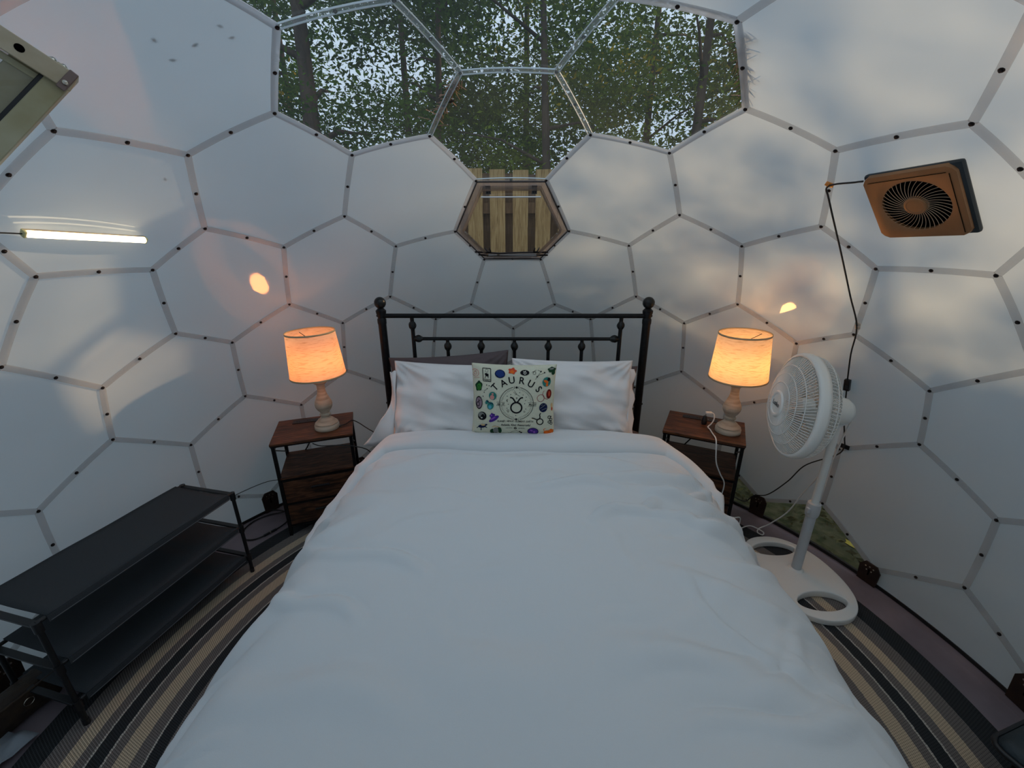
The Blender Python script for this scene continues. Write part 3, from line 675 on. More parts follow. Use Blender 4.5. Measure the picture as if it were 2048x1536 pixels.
for i in range(14):
    a0 = rs.uniform(-.6, .5); y0 = rs.uniform(-.5, .7); an = rs.gauss(0, .5); L = rs.uniform(.2, .5)
    SEG.append(((a0, y0), (a0 + L * math.cos(an), y0 + L * math.sin(an)), rs.uniform(.018, .035), rs.uniform(.004, .008)))
def dv(a, y, off=0.0, wr=1.0):
    p, n = prof(a); d = 0.0
    for k_, s_ in enumerate(SEG): d += (2.7 if k_ < 25 else .9) * seg(a, y, *s_)
    d *= 1 - .62 * min(1, max(0, abs(a) - .78) / .3)
    q = Vector((a * 1.1, y * 1.4, 0)); d += 0.020 * noise.noise(q * 1.7) + 0.007 * noise.noise(q * 4.5)
    e_ = ytop(a) - .205 - y; d -= 0.012 * math.exp(-(e_ / .03) ** 2)
    side = max(0.0, abs(a) - .8); d += side * 0.05 * math.sin(y * 9 + a * 2) + side * 0.03 * math.sin(y * 17 + 2)
    return Vector((p.x, y, p.z)) + n * (d * wr + off)
def ytop(a):
    lim = .66 if a < 0 else .80; s_ = max(0.0, abs(a) - lim)
    return 0.945 + 0.012 * math.sin(a * 7) - (1.35 if a < 0 else 0.85) * s_ - 1.6 * max(0, s_ - .12) ** 1.2
def grid_obj(name, G, m, parent=None, th=0.0):
    V_ = [v for row in G for v in row]; nr, nc_ = len(G), len(G[0])
    Fc = [(i * nc_ + j, i * nc_ + j + 1, (i + 1) * nc_ + j + 1, (i + 1) * nc_ + j) for i in range(nr - 1) for j in range(nc_ - 1)]
    o = meshobj(name, V_, Fc, m, parent, True)
    if th:
        md = o.modifiers.new('thickness', 'SOLIDIFY'); md.thickness = th; md.offset = -1
    return o
NA, NY = 230, 150; G = []
for j in range(NY + 1):
    row = []
    for i in range(NA + 1):
        a = -LL[-1] + (LL[-1] + LR[-1]) * i / NA; yt = max(ytop(a) - .01, 0.40 if a > 0 else 0.30); y = yt + (-0.74 - yt) * j / NY
        v = dv(a, y)
        e = y - yt + .03
        if e > 0: v -= prof(a)[1] * e * .5
        row.append(v)
    G.append(row)
for k, (dy, z) in enumerate(((-.03, -.02), (-.05, -.06), (-.06, -.14), (-.065, -.24), (-.07, -.36))):
    row = []
    for i in range(NA + 1):
        b = G[NY][i]; row.append(Vector((b.x, b.y + dy, max(0.07, b.z + z))))
    G.append(row)
tag(grid_obj('duvet', G, M['duvet'], None, 0.012), 'large white cotton duvet spread over the whole bed', 'duvet')
duvet = bpy.data.objects['duvet']
NB = 26; G = []
for j in range(NB + 1):
    t = j / NB; row = []
    for i in range(NA + 1):
        amax_l, amax_r = 0.95, 1.04
        a = -amax_l + (amax_l + amax_r) * i / NA
        wd = (0.19 + 0.02 * math.sin(a * 5 + 1)) * (1 - 0.35 * max(0, abs(a) - .7)); yt = ytop(a)
        endf = min(1, (a + amax_l) / .05, (amax_r - a) / .05); endf = math.sqrt(max(0, min(1, endf)))
        u = min(1, max(0, t)); th_ = 0.046 * (max(0, 1 - abs(2 * u - 1) ** 4)) ** .5
        fle = max(0, 1 - (a + amax_l) / .16, 1 - (amax_r - a) / .16) ** 2 * .022
        rip = fle + 0.006 * noise.noise(Vector((a * 6, u * 3, 5))) + 0.004 * math.sin(u * 9 + a * 3) * u
        y = yt + .012 - wd * u
        row.append(dv(a, y, off=-0.006 + (th_ + rip * (1 - abs(2 * u - 1) ** 3)) * endf, wr=.8))
    G.append(row)
grid_obj('turned_back_edge', G, M['duvet'], duvet, 0.006)

# ------------------------------------------------------------------ pillows
def pillow_fn(W, H, T, sag=0.0, seed=0, wr=1.0, pinch=.06):
    def f(u, v, side):
        x = u * W / 2 * (1 - pinch * (1 - v * v)); z = v * H / 2 * (1 - pinch * (1 - u * u))
        h = T / 2 * (max(0, (1 - abs(u) ** 3.2)) * max(0, (1 - abs(v) ** 2.6))) ** .55
        q = Vector((u * 1.3 + seed, v * 1.1, side)); d = 0.022 * noise.noise(q * 1.5) + 0.011 * noise.noise(Vector((u * 2 + seed, v * 5 + u * 2, side)))
        r = math.hypot(abs(u) - 1, abs(v) - 1)
        d += 0.006 * math.sin(math.atan2(abs(v) - 1.1, abs(u) - 1.1) * 22 + seed) * math.exp(-(r / .5) ** 2)
        d += 0.007 * math.sin(v * 8 + u * 2.4 + seed) * (0.5 + .5 * abs(u)) * (1 - abs(v))
        z -= sag * (1 - v) * .5 * abs(u) ** 2
        return Vector((x, -side * (h + d * wr * min(1, h / (T * .22))), z))
    return f
def pillow_obj(name, f, m, parent=None, n=48, flange=0.0, flm=None):
    bm = B(); idx = {}
    for side in (1, -1):
        for i in range(n + 1):
            for j in range(n + 1):
                u, v = -1 + 2 * i / n, -1 + 2 * j / n; u = math.sin(u * PI / 2) * .5 + u * .5; v = math.sin(v * PI / 2) * .5 + v * .5
                edge = i in (0, n) or j in (0, n)
                if edge and side == -1: idx[side, i, j] = idx[1, i, j]; continue
                idx[side, i, j] = bm.verts.new(f(u, v, side))
        for i in range(n):
            for j in range(n):
                q = [idx[side, i, j], idx[side, i + 1, j], idx[side, i + 1, j + 1], idx[side, i, j + 1]]
                bm.faces.new(q if side == 1 else q[::-1])
    return bmobj(name, bm, m, parent, smooth=True)
def place(o, loc, rx, ry=0, rz=0):
    o.location = loc; o.rotation_euler = (rx, ry, rz); return o
wp = pillow_obj('pillow', pillow_fn(0.67, 0.47, 0.20, seed=1, sag=.03, wr=2.3, pinch=.05), M['pillow'])
place(wp, (-0.345, 1.085, 0.785), math.radians(-19), math.radians(2), 0); tag(wp, 'white pillow on the left of the bed, slouched with a loose case end', 'pillow')
bm = B()   # open case end hanging toward the left corner of the bed
cs = []
for i in range(15):
    t = i / 14; z = .17 - .40 * t; x0 = -0.315; row = []
    for j in range(9):
        s = j / 8; out_ = (0.035 + 0.16 * max(0, t - .55) * 2.0) * s
        row.append(bm.verts.new((x0 - out_, -0.035 * math.sin(t * 9 + s * 2) * s - .03 * (1 - s) - .05 * t * s, z - 0.035 * s * t + 0.008 * math.sin(s * 6 + t * 14))))
    cs.append(row)
for a, b in zip(cs, cs[1:]):
    for j in range(8): bm.faces.new((a[j], a[j + 1], b[j + 1], b[j]))
o = bmobj('case_end', bm, M['pillow'], wp, smooth=True); md = o.modifiers.new('t', 'SOLIDIFY'); md.thickness = .006
wp2 = pillow_obj('pillow', pillow_fn(0.69, 0.48, 0.20, seed=4.3, wr=2.0, pinch=.05), M['pillow'])
place(wp2, (0.345, 1.09, 0.80), math.radians(-19), math.radians(1.0), 0); tag(wp2, 'white pillow on the right of the bed, smooth and upright', 'pillow')
bm = B(); cs = []
for i in range(15):
    t = i / 14; z = .19 - .40 * t; row = []
    for j in range(6):
        s = j / 5; row.append(bm.verts.new((0.315 + (0.04 + .008 * math.sin(t * 20)) * s, -0.012 * math.sin(t * 16) * s - .03 * (1 - s), z)))
    cs.append(row)
for a, b in zip(cs, cs[1:]):
    for j in range(5): bm.faces.new((a[j], a[j + 1], b[j + 1], b[j]))
o = bmobj('case_end', bm, M['pillow'], wp2, smooth=True); md = o.modifiers.new('t', 'SOLIDIFY'); md.thickness = .006
gp = pillow_obj('dark_pillow', pillow_fn(0.72, 0.50, 0.13, seed=8, wr=1.3), M['graysheet'])
place(gp, (-0.36, 1.205, 0.79), math.radians(-12), math.radians(-4), 0); tag(gp, 'dark taupe pillow propped behind the left white pillow', 'pillow')
gp2 = pillow_obj('dark_pillow', pillow_fn(0.70, 0.44, 0.11, seed=11), M['graysheet'])
place(gp2, (0.40, 1.215, 0.75), math.radians(-12), math.radians(1), 0); tag(gp2, 'dark taupe pillow almost hidden behind the right white pillow', 'pillow')

# ------------------------------------------------------------------ printed cushion
CW, CH = 0.445, 0.39
cf = pillow_fn(CW, CH, 0.13, seed=20, wr=.25, pinch=.045)
cush = pillow_obj('throw_cushion', cf, M['cushion'], None, 40)
place(cush, (0.017, 0.925, 0.872), math.radians(-8), math.radians(1.0), 0); tag(cush, 'square cream cushion printed with TAURUS and zodiac drawings', 'cushion')
def onC(u, v, o=0.0016):
    u = max(-.985, min(.985, u)); v = max(-.985, min(.985, v))
    p = cf(u, v, 1); e = .01; a = cf(min(u + e, 1), v, 1) - cf(u - e, v, 1); b = cf(u, min(v + e, 1), 1) - cf(u, v - e, 1)
    n = a.cross(b).normalized()
    if n.y > 0: n = -n
    return p + n * o
class Flat:
    def __init__(s): s.v = []; s.f = []
    def pt(s, x, y): s.v.append(((x - 850) / 655, -(y - 770) / 580)); return len(s.v) - 1
    def disc(s, cx, cy, rx, ry=None, rot=0, n=28, nr=3, r0=0.0, a0=0, a1=2 * PI, wob=0.0):
        ry = rx if ry is None else ry; rings = []; cr, sr = math.cos(rot), math.sin(rot)
        for k in range(nr + 1):
            q = r0 + (1 - r0) * k / nr; row = []
            for i in range(n + 1):
                a = a0 + (a1 - a0) * i / n; w = 1 + wob * math.sin(a * 5 + cx); x, y = rx * q * w * math.cos(a), ry * q * w * math.sin(a)
                row.append(s.pt(cx + x * cr - y * sr, cy + x * sr + y * cr))
            rings.append(row)
        for a, b in zip(rings, rings[1:]):
            for i in range(n): s.f.append((a[i], a[i + 1], b[i + 1], b[i]))
    def ring(s, cx, cy, r, w, ry=None, a0=0, a1=2 * PI, n=48): s.disc(cx, cy, r + w / 2, (ry or r) + w / 2, 0, n, 1, (r - w / 2) / (r + w / 2), a0, a1)
    def line(s, pts, w):
        for (x0, y0), (x1, y1) in zip(pts, pts[1:]):
            L = math.hypot(x1 - x0, y1 - y0) or 1; nx, ny = -(y1 - y0) / L * w / 2, (x1 - x0) / L * w / 2; m_ = max(1, int(L / 25)); pr = None
            for k in range(m_ + 1):
                t = k / m_; x, y = x0 + (x1 - x0) * t, y0 + (y1 - y0) * t; c = (s.pt(x + nx, y + ny), s.pt(x - nx, y - ny))
                if pr: s.f.append((pr[0], pr[1], c[1], c[0]))
                pr = c
    def text(s, txt, cx, cy, size, rot=0.0, sx=1.0, shear=0.0):
        cu = bpy.data.curves.new('t', 'FONT'); cu.body = txt; cu.size = size; cu.align_x = 'CENTER'; cu.align_y = 'CENTER'; cu.shear = shear; cu.resolution_u = 3; cu.offset = size * .012
        o = bpy.data.objects.new('t', cu); C.objects.link(o); dg = bpy.context.evaluated_depsgraph_get(); dg.update()
        me = bpy.data.meshes.new_from_object(o.evaluated_get(dg)); cr, sr = math.cos(rot), math.sin(rot); base = len(s.v)
        for v in me.vertices:
            x, y = v.co.x * sx, -v.co.y; s.pt(cx + x * cr - y * sr, cy + x * sr + y * cr)
        for p in me.polygons: s.f.append(tuple(base + i for i in p.vertices))
        bpy.data.objects.remove(o); bpy.data.meshes.remove(me); bpy.data.curves.remove(cu)
    def build(s, name, m, off=0.0016, label=None):
        o = meshobj(name, [onC(u, v, off) for u, v in s.v], s.f, m, cush)
        if label: o['label'] = label
        if name in ('lettering', 'compass_ring'): o['kind'] = 'stuff'
        return o
def ink(r, g, b): return principled('ink', srgb(r, g, b), 0.9, spec=0.1)
blk = M['black_print']
f_ = Flat()
for ch, x, y, rt in (('T', 557, 530, -.82), ('A', 690, 462, -.48), ('U', 818, 415, -.16), ('R', 972, 418, .12), ('U', 1115, 468, .48), ('S', 1238, 552, .86)): f_.text(ch, x, y, 150, rt)
f_.build('lettering', blk, label='arched lettering reading TAURUS')
f_ = Flat(); f_.ring(897, 785, 268, 7, a0=-PI / 2 + .2, a1=PI / 2 - .2); f_.ring(897, 785, 268, 7, a0=PI / 2 + .2, a1=3 * PI / 2 - .2)
for k in range(60):
    a = 2 * PI * k / 60
    if min(abs(math.cos(a)), 1) < .2 or abs(math.sin(a)) < .13: continue
    f_.line([(897 + 225 * math.cos(a), 785 + 225 * math.sin(a)), (897 + 250 * math.cos(a), 785 + 250 * math.sin(a))], 4)
for y in (522, 1047):
    f_.disc(897, y, 17); f_.ring(852, y, 16, 6, a0=-1.2, a1=1.2, n=12); f_.ring(942, y, 16, 6, a0=PI - 1.2, a1=PI + 1.2, n=12)
for x in (648, 1145):
    for y in (765, 818): f_.line([(x - 68, y), (x + 68, y)], 5)
f_.text('Apr 20', 645, 794, 40, shear=.3); f_.text('May 20', 1148, 794, 40, shear=.3)
f_.line([(845, 600), (900, 632), (955, 668)], 4); f_.line([(860, 570), (900, 632), (868, 642)], 4)
for x, y in ((805, 636), (750, 662), (1000, 640), (1050, 674), (1038, 728), (1028, 780), (767, 795), (750, 860), (1046, 868), (890, 982), (945, 604)): f_.disc(x, y, 7, n=8, nr=1)
f_.line([(900, 678), (900, 712)], 6); f_.line([(890, 693), (910, 693)], 8); f_.ring(760, 732, 16, 9, a0=PI / 2, a1=3 * PI / 2, n=12)
f_.ring(765, 900, 15, 5, n=16); f_.line([(765, 915), (768, 935)], 5); f_.ring(1025, 915, 14, 6, n=4)
f_.build('compass_ring', blk)
f_ = Flat(); f_.ring(897, 850, 86, 24); f_.line([(795, 682), (825, 686), (848, 705), (866, 735), (880, 756), (897, 765), (914, 756), (930, 735), (948, 705), (972, 686), (1000, 682)], 22); f_.build('bull_glyph', blk)
f_ = Flat(); f_.text('PLANET: VENUS - ELEMENT: EARTH', 885, 1085, 42, sx=.86); f_.build('lettering', blk)
f_ = Flat(); f_.text('Reliable, Kind, Resourceful', 888, 1150, 52, sx=.82, shear=.35); f_.line([(730, 1205), (845, 1207)], 4); f_.line([(925, 1207), (1040, 1210)], 4); f_.disc(885, 1208, 22, n=16, nr=1, r0=.45)
for x in (760, 790, 820, 955, 985, 1010): f_.disc(x, 1206, 6, n=6, nr=1)
f_.build('lettering', blk)
def emblem(m, *calls, off=0.0016):
    f = Flat()
    for nm, *ar in calls: getattr(f, nm)(*ar)
    return f.build('emblem', m, off)
mm = {k: ink(*v) for k, v in dict(pink=(214, 150, 140), blue=(40, 62, 120), navy=(26, 36, 70), red=(205, 80, 56), maroon=(112, 36, 34), teal=(52, 128, 120), orange=(226, 110, 44), green=(60, 130, 56), dgreen=(34, 66, 44), purple=(78, 52, 138), violet=(150, 90, 190), mauve=(150, 128, 140), grey=(128, 130, 126), white=(226, 226, 214), sky=(90, 168, 190), tan=(214, 180, 130)).items()}
emblem(mm['pink'], ('ring', 250, 330, 55, 8), ('ring', 250, 335, 22, 8), ('line', [(225, 415), (315, 395)], 6), ('line', [(232, 290), (250, 312), (268, 290)], 6))
emblem(blk, ('line', [(368, 250), (492, 250), (492, 445), (372, 445), (368, 250)], 10), ('line', [(372, 415), (490, 415)], 6), ('disc', 430, 345, 32, 22, .6), ('line', [(400, 400), (415, 360), (455, 330), (450, 395)], 9), ('ring', 430, 285, 22, 4), ('text', 'TAURUS', 431, 431, 24))
emblem(mm['navy'], ('disc', 635, 320, 80, 63)); emblem(mm['blue'], ('disc', 635, 318, 66, 50, 0.2, 28, 3, 0.0, 0, 2 * PI, .06), off=.0022)
emblem(mm['red'], ('disc', 825, 272, 60, 42, 0, 30, 3, 0.0, 0, 2 * PI, .18)); emblem(mm['orange'], ('disc', 820, 285, 30, 24, 0, 20, 2, 0.0, 0, 2 * PI, .2), off=.0022)
emblem(blk, ('disc', 1015, 295, 70, 40)); emblem(mm['white'], ('ring', 1018, 300, 17, 8), ('line', [(990, 275), (1010, 285), (1030, 270)], 7), off=.0022)
emblem(blk, ('line', [(1185, 395), (1207, 355), (1262, 280), (1210, 258)], 4), ('line', [(1207, 355), (1240, 330), (1318, 298)], 4), ('disc', 1207, 355, 11), ('disc', 1262, 280, 11), ('disc', 1318, 298, 11), ('ring', 1163, 300, 22, 5), ('line', [(1125, 285), (1150, 280), (1190, 255)], 5))
emblem(mm['dgreen'], ('disc', 1430, 265, 62, 40, .1, 24, 3, 0.0, 0, 2 * PI, .12), ('disc', 1455, 310, 28, 34)); emblem(mm['grey'], ('disc', 1425, 250, 34, 14), off=.0022)
emblem(mm['teal'], ('disc', 1360, 442, 66, 74)); emblem(mm['orange'], ('disc', 1350, 435, 42, 20, .5), ('disc', 1368, 485, 18, 26), off=.0022); emblem(blk, ('disc', 1392, 405, 24, 28), off=.0024)
emblem(mm['maroon'], ('disc', 1408, 636, 42, 76)); emblem(mm['red'], ('disc', 1412, 630, 16, 44), off=.0022)
emblem(ink(150, 60, 70), ('ring', 1280, 692, 56, 7), ('line', [(1332, 575), (1312, 600), (1308, 640), (1335, 690), (1362, 712), (1395, 718)], 7))
emblem(mm['navy'], ('disc', 1326, 850, 66, 74)); emblem(mm['grey'], ('line', [(1275, 860), (1320, 830), (1360, 800)], 9), ('line', [(1300, 890), (1350, 870), (1380, 860)], 8), ('line', [(1290, 810), (1320, 800)], 8), off=.0022)
emblem(blk, ('ring', 1275, 1085, 50, 16), ('line', [(1145, 1022), (1180, 1028), (1212, 1046), (1245, 1050), (1270, 1035), (1278, 1005), (1268, 970), (1285, 940)], 16))
emblem(blk, ('ring', 1425, 1015, 22, 9), ('ring', 1452, 1055, 20, 9), ('ring', 1425, 1095, 20, 9), ('ring', 1455, 1120, 18, 9), ('line', [(1410, 990), (1460, 1000), (1430, 1060), (1470, 1090)], 8))
emblem(mm['orange'], ('disc', 1395, 1275, 62, 34), ('disc', 1455, 1250, 38, 32, 0, 20, 2, 0.0, 0, 2 * PI, .15), ('line', [(1350, 1285), (1325, 1345)], 16), ('line', [(1385, 1290), (1375, 1340)], 14), ('line', [(1440, 1280), (1450, 1340)], 16), ('line', [(1470, 1270), (1482, 1340)], 14), ('line', [(1345, 1250), (1330, 1225), (1365, 1200)], 8))
emblem(mm['navy'], ('disc', 1165, 1262, 88, 68)); emblem(mm['purple'], ('disc', 1165, 1260, 76, 58), off=.0022); emblem(mm['violet'], ('disc', 1140, 1245, 24, 14, .5), ('disc', 1185, 1272, 18, 22), off=.0026)
emblem(mm['dgreen'], ('ring', 580, 1215, 58, 16, None, .2, PI - .2), ('disc', 525, 1275, 38, 44), ('disc', 640, 1250, 32, 58, -.2)); emblem(mm['grey'], ('disc', 580, 1255, 42, 52), off=.0022); emblem(mm['tan'], ('line', [(520, 1190), (560, 1175), (600, 1180), (640, 1195)], 10), off=.0024)
emblem(mm['navy'], ('disc', 360, 1185, 62, 30, -.15), ('line', [(310, 1190), (275, 1225)], 12), ('line', [(345, 1205), (345, 1262)], 14), ('line', [(395, 1195), (440, 1205)], 12), ('disc', 418, 1158, 26, 16, -.4)); emblem(mm['tan'], ('disc', 375, 1160, 34, 14), off=.0022)
emblem(mm['purple'], ('disc', 545, 1045, 92, 34, -.62), ('disc', 520, 995, 42, 46, 0, 20, 2, 0.0, 0, 2 * PI, .15)); emblem(mm['violet'], ('disc', 530, 1035, 48, 12, -.6), ('disc', 505, 985, 12, 14), off=.0022)
emblem(blk, ('disc', 356, 1005, 70, 70)); emblem(mm['grey'], ('disc', 345, 990, 50, 44), off=.0022); emblem(blk, ('disc', 362, 1010, 26, 40, .4), off=.0025); emblem(mm['white'], ('disc', 350, 1035, 14, 10), off=.0028)
emblem(mm['teal'], ('disc', 485, 830, 52, 62, .3), ('disc', 428, 775, 24, 38, .5)); emblem(mm['sky'], ('disc', 478, 850, 26, 30, .2), off=.0022); emblem(mm['navy'], ('line', [(420, 745), (470, 780), (530, 800)], 12), off=.0024)
emblem(mm['mauve'], ('disc', 300, 795, 52, 100)); emblem(blk, ('ring', 300, 795, 52, 9, 100), ('ring', 285, 820, 24, 9, 34), ('line', [(300, 740), (290, 780), (320, 760)], 8), off=.0022)
emblem(mm['teal'], ('disc', 521, 668, 61, 66)); emblem(mm['pink'], ('disc', 512, 690, 34, 38), ('disc', 520, 635, 18, 16), off=.0022)
emblem(mm['dgreen'], ('disc', 300, 530, 54, 80, .25, 26, 3, 0.0, 0, 2 * PI, .1)); emblem(mm['green'], ('disc', 305, 540, 34, 54, .2), off=.0022); emblem(mm['dgreen'], ('ring', 300, 548, 16, 5, 26), off=.0025)
emblem(blk, *[('disc', x, y, 8) for x, y in ((425, 503), (466, 512), (435, 556), (385, 621), (366, 684))], ('line', [(385, 600), (435, 556)], 4))
emblem(blk, ('line', [(790, 1330), (840, 1270), (900, 1258), (960, 1275), (990, 1310)], 4), ('disc', 785, 1318, 12), ('disc', 955, 1275, 12), ('disc', 980, 1298, 14), ('text', 'Taurus', 295, 1310, 36))
emblem(mm['tan'], ('disc', 1462, 830, 16, 44)); emblem(mm['red'], ('disc', 1466, 880, 12, 30))
print('triangles so far', sum(len(m.polygons) for m in bpy.data.meshes))

# ------------------------------------------------------------------ nightstands
def nightstand(loc, rz, label):
    """front is local -y; 0.43 wide, 0.34 deep, 0.62 high"""
    e = empty('nightstand', loc, rz, label, 'nightstand', 'bedside nightstands')
    W, D, H = 0.43, 0.335, 0.62
    bm = B(); box(bm, (0, 0, H - 0.0075), (W, D, 0.015), 0.002); bmobj('top_board', bm, M['rust_wood'], e)
    bm = B(); box(bm, (0, 0, H - 0.019), (W - .006, D - .006, 0.008)); bmobj('top_frame', bm, M['black_metal'], e)
    t = 0.018
    for sx in (-1, 1):
        for sy in (-1, 1):
            bm = B(); box(bm, (sx * (W / 2 - .014), sy * (D / 2 - .014), (H - .02) / 2 + .004), (t, t, H - .028), .001); l = bmobj('leg', bm, M['black_metal'], e)
            bm = B(); lathe(bm, [(0, 0), (.011, 0), (.011, .008), (0, .008)], 10, (sx * (W / 2 - .014), sy * (D / 2 - .014), 0)); bmobj('foot', bm, M['black_plastic'], l)
        bm = B(); box(bm, (sx * (W / 2 - .014), 0, 0.585), (0.014, D - .04, 0.018)); bmobj('side_rail', bm, M['black_metal'], e)
        bm = B(); tube(bm, [(sx * (W / 2 - .014), -D / 2 + .02, 0.575), (sx * (W / 2 - .014), D / 2 - .02, 0.42)], 0.004, 6); bmobj('side_brace', bm, M['black_metal'], e)
    bm = B(); tube(bm, [(0.02, D / 2 - .012, 0.59), (-0.10, D / 2 - .012, 0.40)], 0.004, 6); bmobj('back_brace', bm, M['black_metal'], e)
    bm = B(); box(bm, (0, 0, 0.398), (W - .03, D - .01, 0.014), .001); bmobj('shelf', bm, M['dark_wood'], e)
    for z0, z1 in ((0.232, 0.372), (0.085, 0.218)):
        bm = B(); box(bm, (0, 0.0, (z0 + z1) / 2), (W - .055, D - .05, z1 - z0), .004); d = bmobj('drawer', bm, M['rack_fabric'], e)
        bm = B(); box(bm, (0, -D / 2 + .014, (z0 + z1) / 2), (W - .05, .012, z1 - z0), .002); bmobj('drawer_front', bm, M['dark_wood'], d)
        bm = B(); box(bm, (0, -D / 2 + .002, z1 - 0.055), (0.10, .008, .014), .003); bmobj('pull', bm, M['black_plastic'], d)
    for z in (0.383, 0.225, 0.075):
        bm = B(); box(bm, (0, -D / 2 + .014, z), (W - .04, .014, .012)); box(bm, (0, D / 2 - .014, z), (W - .04, .014, .012)); r_ = bmobj('cross_rail', bm, M['black_metal'], e); r_['kind'] = 'stuff'
    bm = B(); box(bm, (-0.03, D / 2 - .06, H + .0015), (0.20, .045, .005), .001); p = bmobj('outlet_panel', bm, M['black_plastic'], e)
    for x in (-0.10, -0.04):
        for dx in (-.006, .006):
            bm = B(); box(bm, (x + dx, D / 2 - .06, H + .0045), (.002, .008, .0012)); bmobj('socket_slot', bm, M['void'], p)
    for x in (0.015, 0.04):
        bm = B(); box(bm, (x, D / 2 - .06, H + .0045), (.005, .012, .0012)); bmobj('usb_port', bm, M['steel'], p)
    return e
nsl = nightstand((-1.176, 1.107, 0.0), math.radians(21), 'rustic brown nightstand at the left of the bed beside the shoe rack')
nsr = nightstand((1.152, 1.145, 0.0), math.radians(-26), 'rustic brown nightstand at the right of the bed beside the fan')

# ------------------------------------------------------------------ lamps
def mat_shade(name, col):
    m, nt, out = newmat(name); tc = nt.nodes.new('ShaderNodeTexCoord'); mp = nt.nodes.new('ShaderNodeMapping'); mp.inputs['Scale'].default_value = (6, 6, 60)
    nt.links.new(tc.outputs['Object'], mp.inputs[0]); n = nt.nodes.new('ShaderNodeTexNoise'); n.inputs['Scale'].default_value = 4; n.inputs['Detail'].default_value = 6; nt.links.new(mp.outputs[0], n.inputs[0])
    r = nt.nodes.new('ShaderNodeValToRGB'); r.color_ramp.elements[0].position = .28; r.color_ramp.elements[1].position = .5
    r.color_ramp.elements[0].color = (col[0] * .7, col[1] * .62, col[2] * .5, 1); r.color_ramp.elements[1].color = col; nt.links.new(n.outputs[0], r.inputs[0])
    t = nt.nodes.new('ShaderNodeBsdfTranslucent'); d = nt.nodes.new('ShaderNodeBsdfDiffuse'); mx = nt.nodes.new('ShaderNodeMixShader'); mx.inputs[0].default_value = .45
    nt.links.new(r.outputs[0], t.inputs[0]); nt.links.new(r.outputs[0], d.inputs[0]); nt.links.new(t.outputs[0], mx.inputs[2]); nt.links.new(d.outputs[0], mx.inputs[1]); nt.links.new(mx.outputs[0], out.inputs[0]); return m
M['shade'] = mat_shade('linen_shade', (0.80, 0.72, 0.58, 1)); M['trim'] = fabric('shade_binding', srgb(190, 172, 140), .2)
def lamp(loc, tilt, col, watts, label, emis):
    e = empty('table_lamp', loc, 0, label, 'lamp', 'bedside lamps')
    bp_ = [(0, 0), (.066, 0), (.068, .004), (.068, .024), (.064, .028), (.062, .032), (.064, .036), (.058, .042), (.053, .046), (.044, .056), (.032, .066), (.024, .074), (.023, .080), (.030, .084), (.031, .092), (.024, .098), (.026, .104), (.038, .120), (.046, .138), (.048, .152), (.045, .168), (.036, .190), (.027, .212), (.022, .235), (.021, .262), (.023, .272), (.032, .280), (.039, .287), (.041, .295), (.040, .300), (.020, .302), (0, .302)]
    bm = B(); lathe(bm, bp_, 36); bmobj('base', bm, M['lamp_wood'], e, autos=50)
    bm = B(); lathe(bm, [(.012, .30), (.012, .325), (.018, .33), (.018, .365), (0, .365)], 16); sk = bmobj('socket', bm, principled('brass', srgb(150, 120, 70), .35, .9), e, autos=40)
    sh = empty('shade', (0, 0, .30)); sh.parent = e; sh.rotation_euler = tilt
    hz = .246
    bm = B(); lathe(bm, [(.147, 0.032), (.127, .032 + hz)], 48); so = bmobj('fabric_shell', bm, M['shade'], sh, smooth=True); md = so.modifiers.new('t', 'SOLIDIFY'); md.thickness = .0012
    md.offset = -1; so.modifiers.remove(md)
    for r, z in ((.1475, .032), (.1275, .032 + hz)):
        bm = B(); lathe(bm, [(r - .0015, z - .004), (r + .001, z - .005), (r + .0015, z + .004), (r - .0015, z + .004), (r - .0015, z - .004)], 48); bmobj('binding', bm, M['trim'], sh, smooth=True)
    bm = B(); z = .245
    for k in range(3):
        a = 2 * PI * k / 3 + .4; tube(bm, [(0, 0, z - .015), (.128 * math.cos(a), .128 * math.sin(a), z + .015)], .0018, 5)
    lathe(bm, [(.004, z - .02), (.012, z - .02), (.012, z - .008), (.004, z - .008)], 12); bmobj('spider', bm, M['black_metal'], sh)
    bm = B(); tube(bm, [(0, .02, .0), (0, .045, .10), (0, .03, .21), (0, 0, .23)], .0016, 5); bmobj('harp', bm, M['black_metal'], sh, smooth=True)
    bm = B(); lathe(bm, [(0, .365), (.013, .37), (.02, .39), (.029, .415), (.030, .43), (.026, .448), (.014, .46), (0, .463)], 20)
    bl = bmobj('bulb', bm, mat_emit('bulb_glow', (*col, 1), emis), e, smooth=True)
    return e
lamp((-1.093, 1.097, 0.6215), (math.radians(0.5), math.radians(-1.5), 0), (1.0, 0.31, 0.075), 0, 'lit table lamp with an orange-glowing drum shade on the left nightstand', 62)
lamp((1.253, 1.073, 0.6215), (math.radians(1.5), math.radians(-2.0), 0), (1.0, 0.43, 0.12), 0, 'lit table lamp with a yellow-glowing drum shade on the right nightstand', 70)

# ------------------------------------------------------------------ shoe rack
rk = empty('shoe_rack', (-1.445, 0.243, 0), math.atan2(0.726, 0.155), 'long black three-tier fabric shoe rack on the rug left of the bed', 'shoe rack')
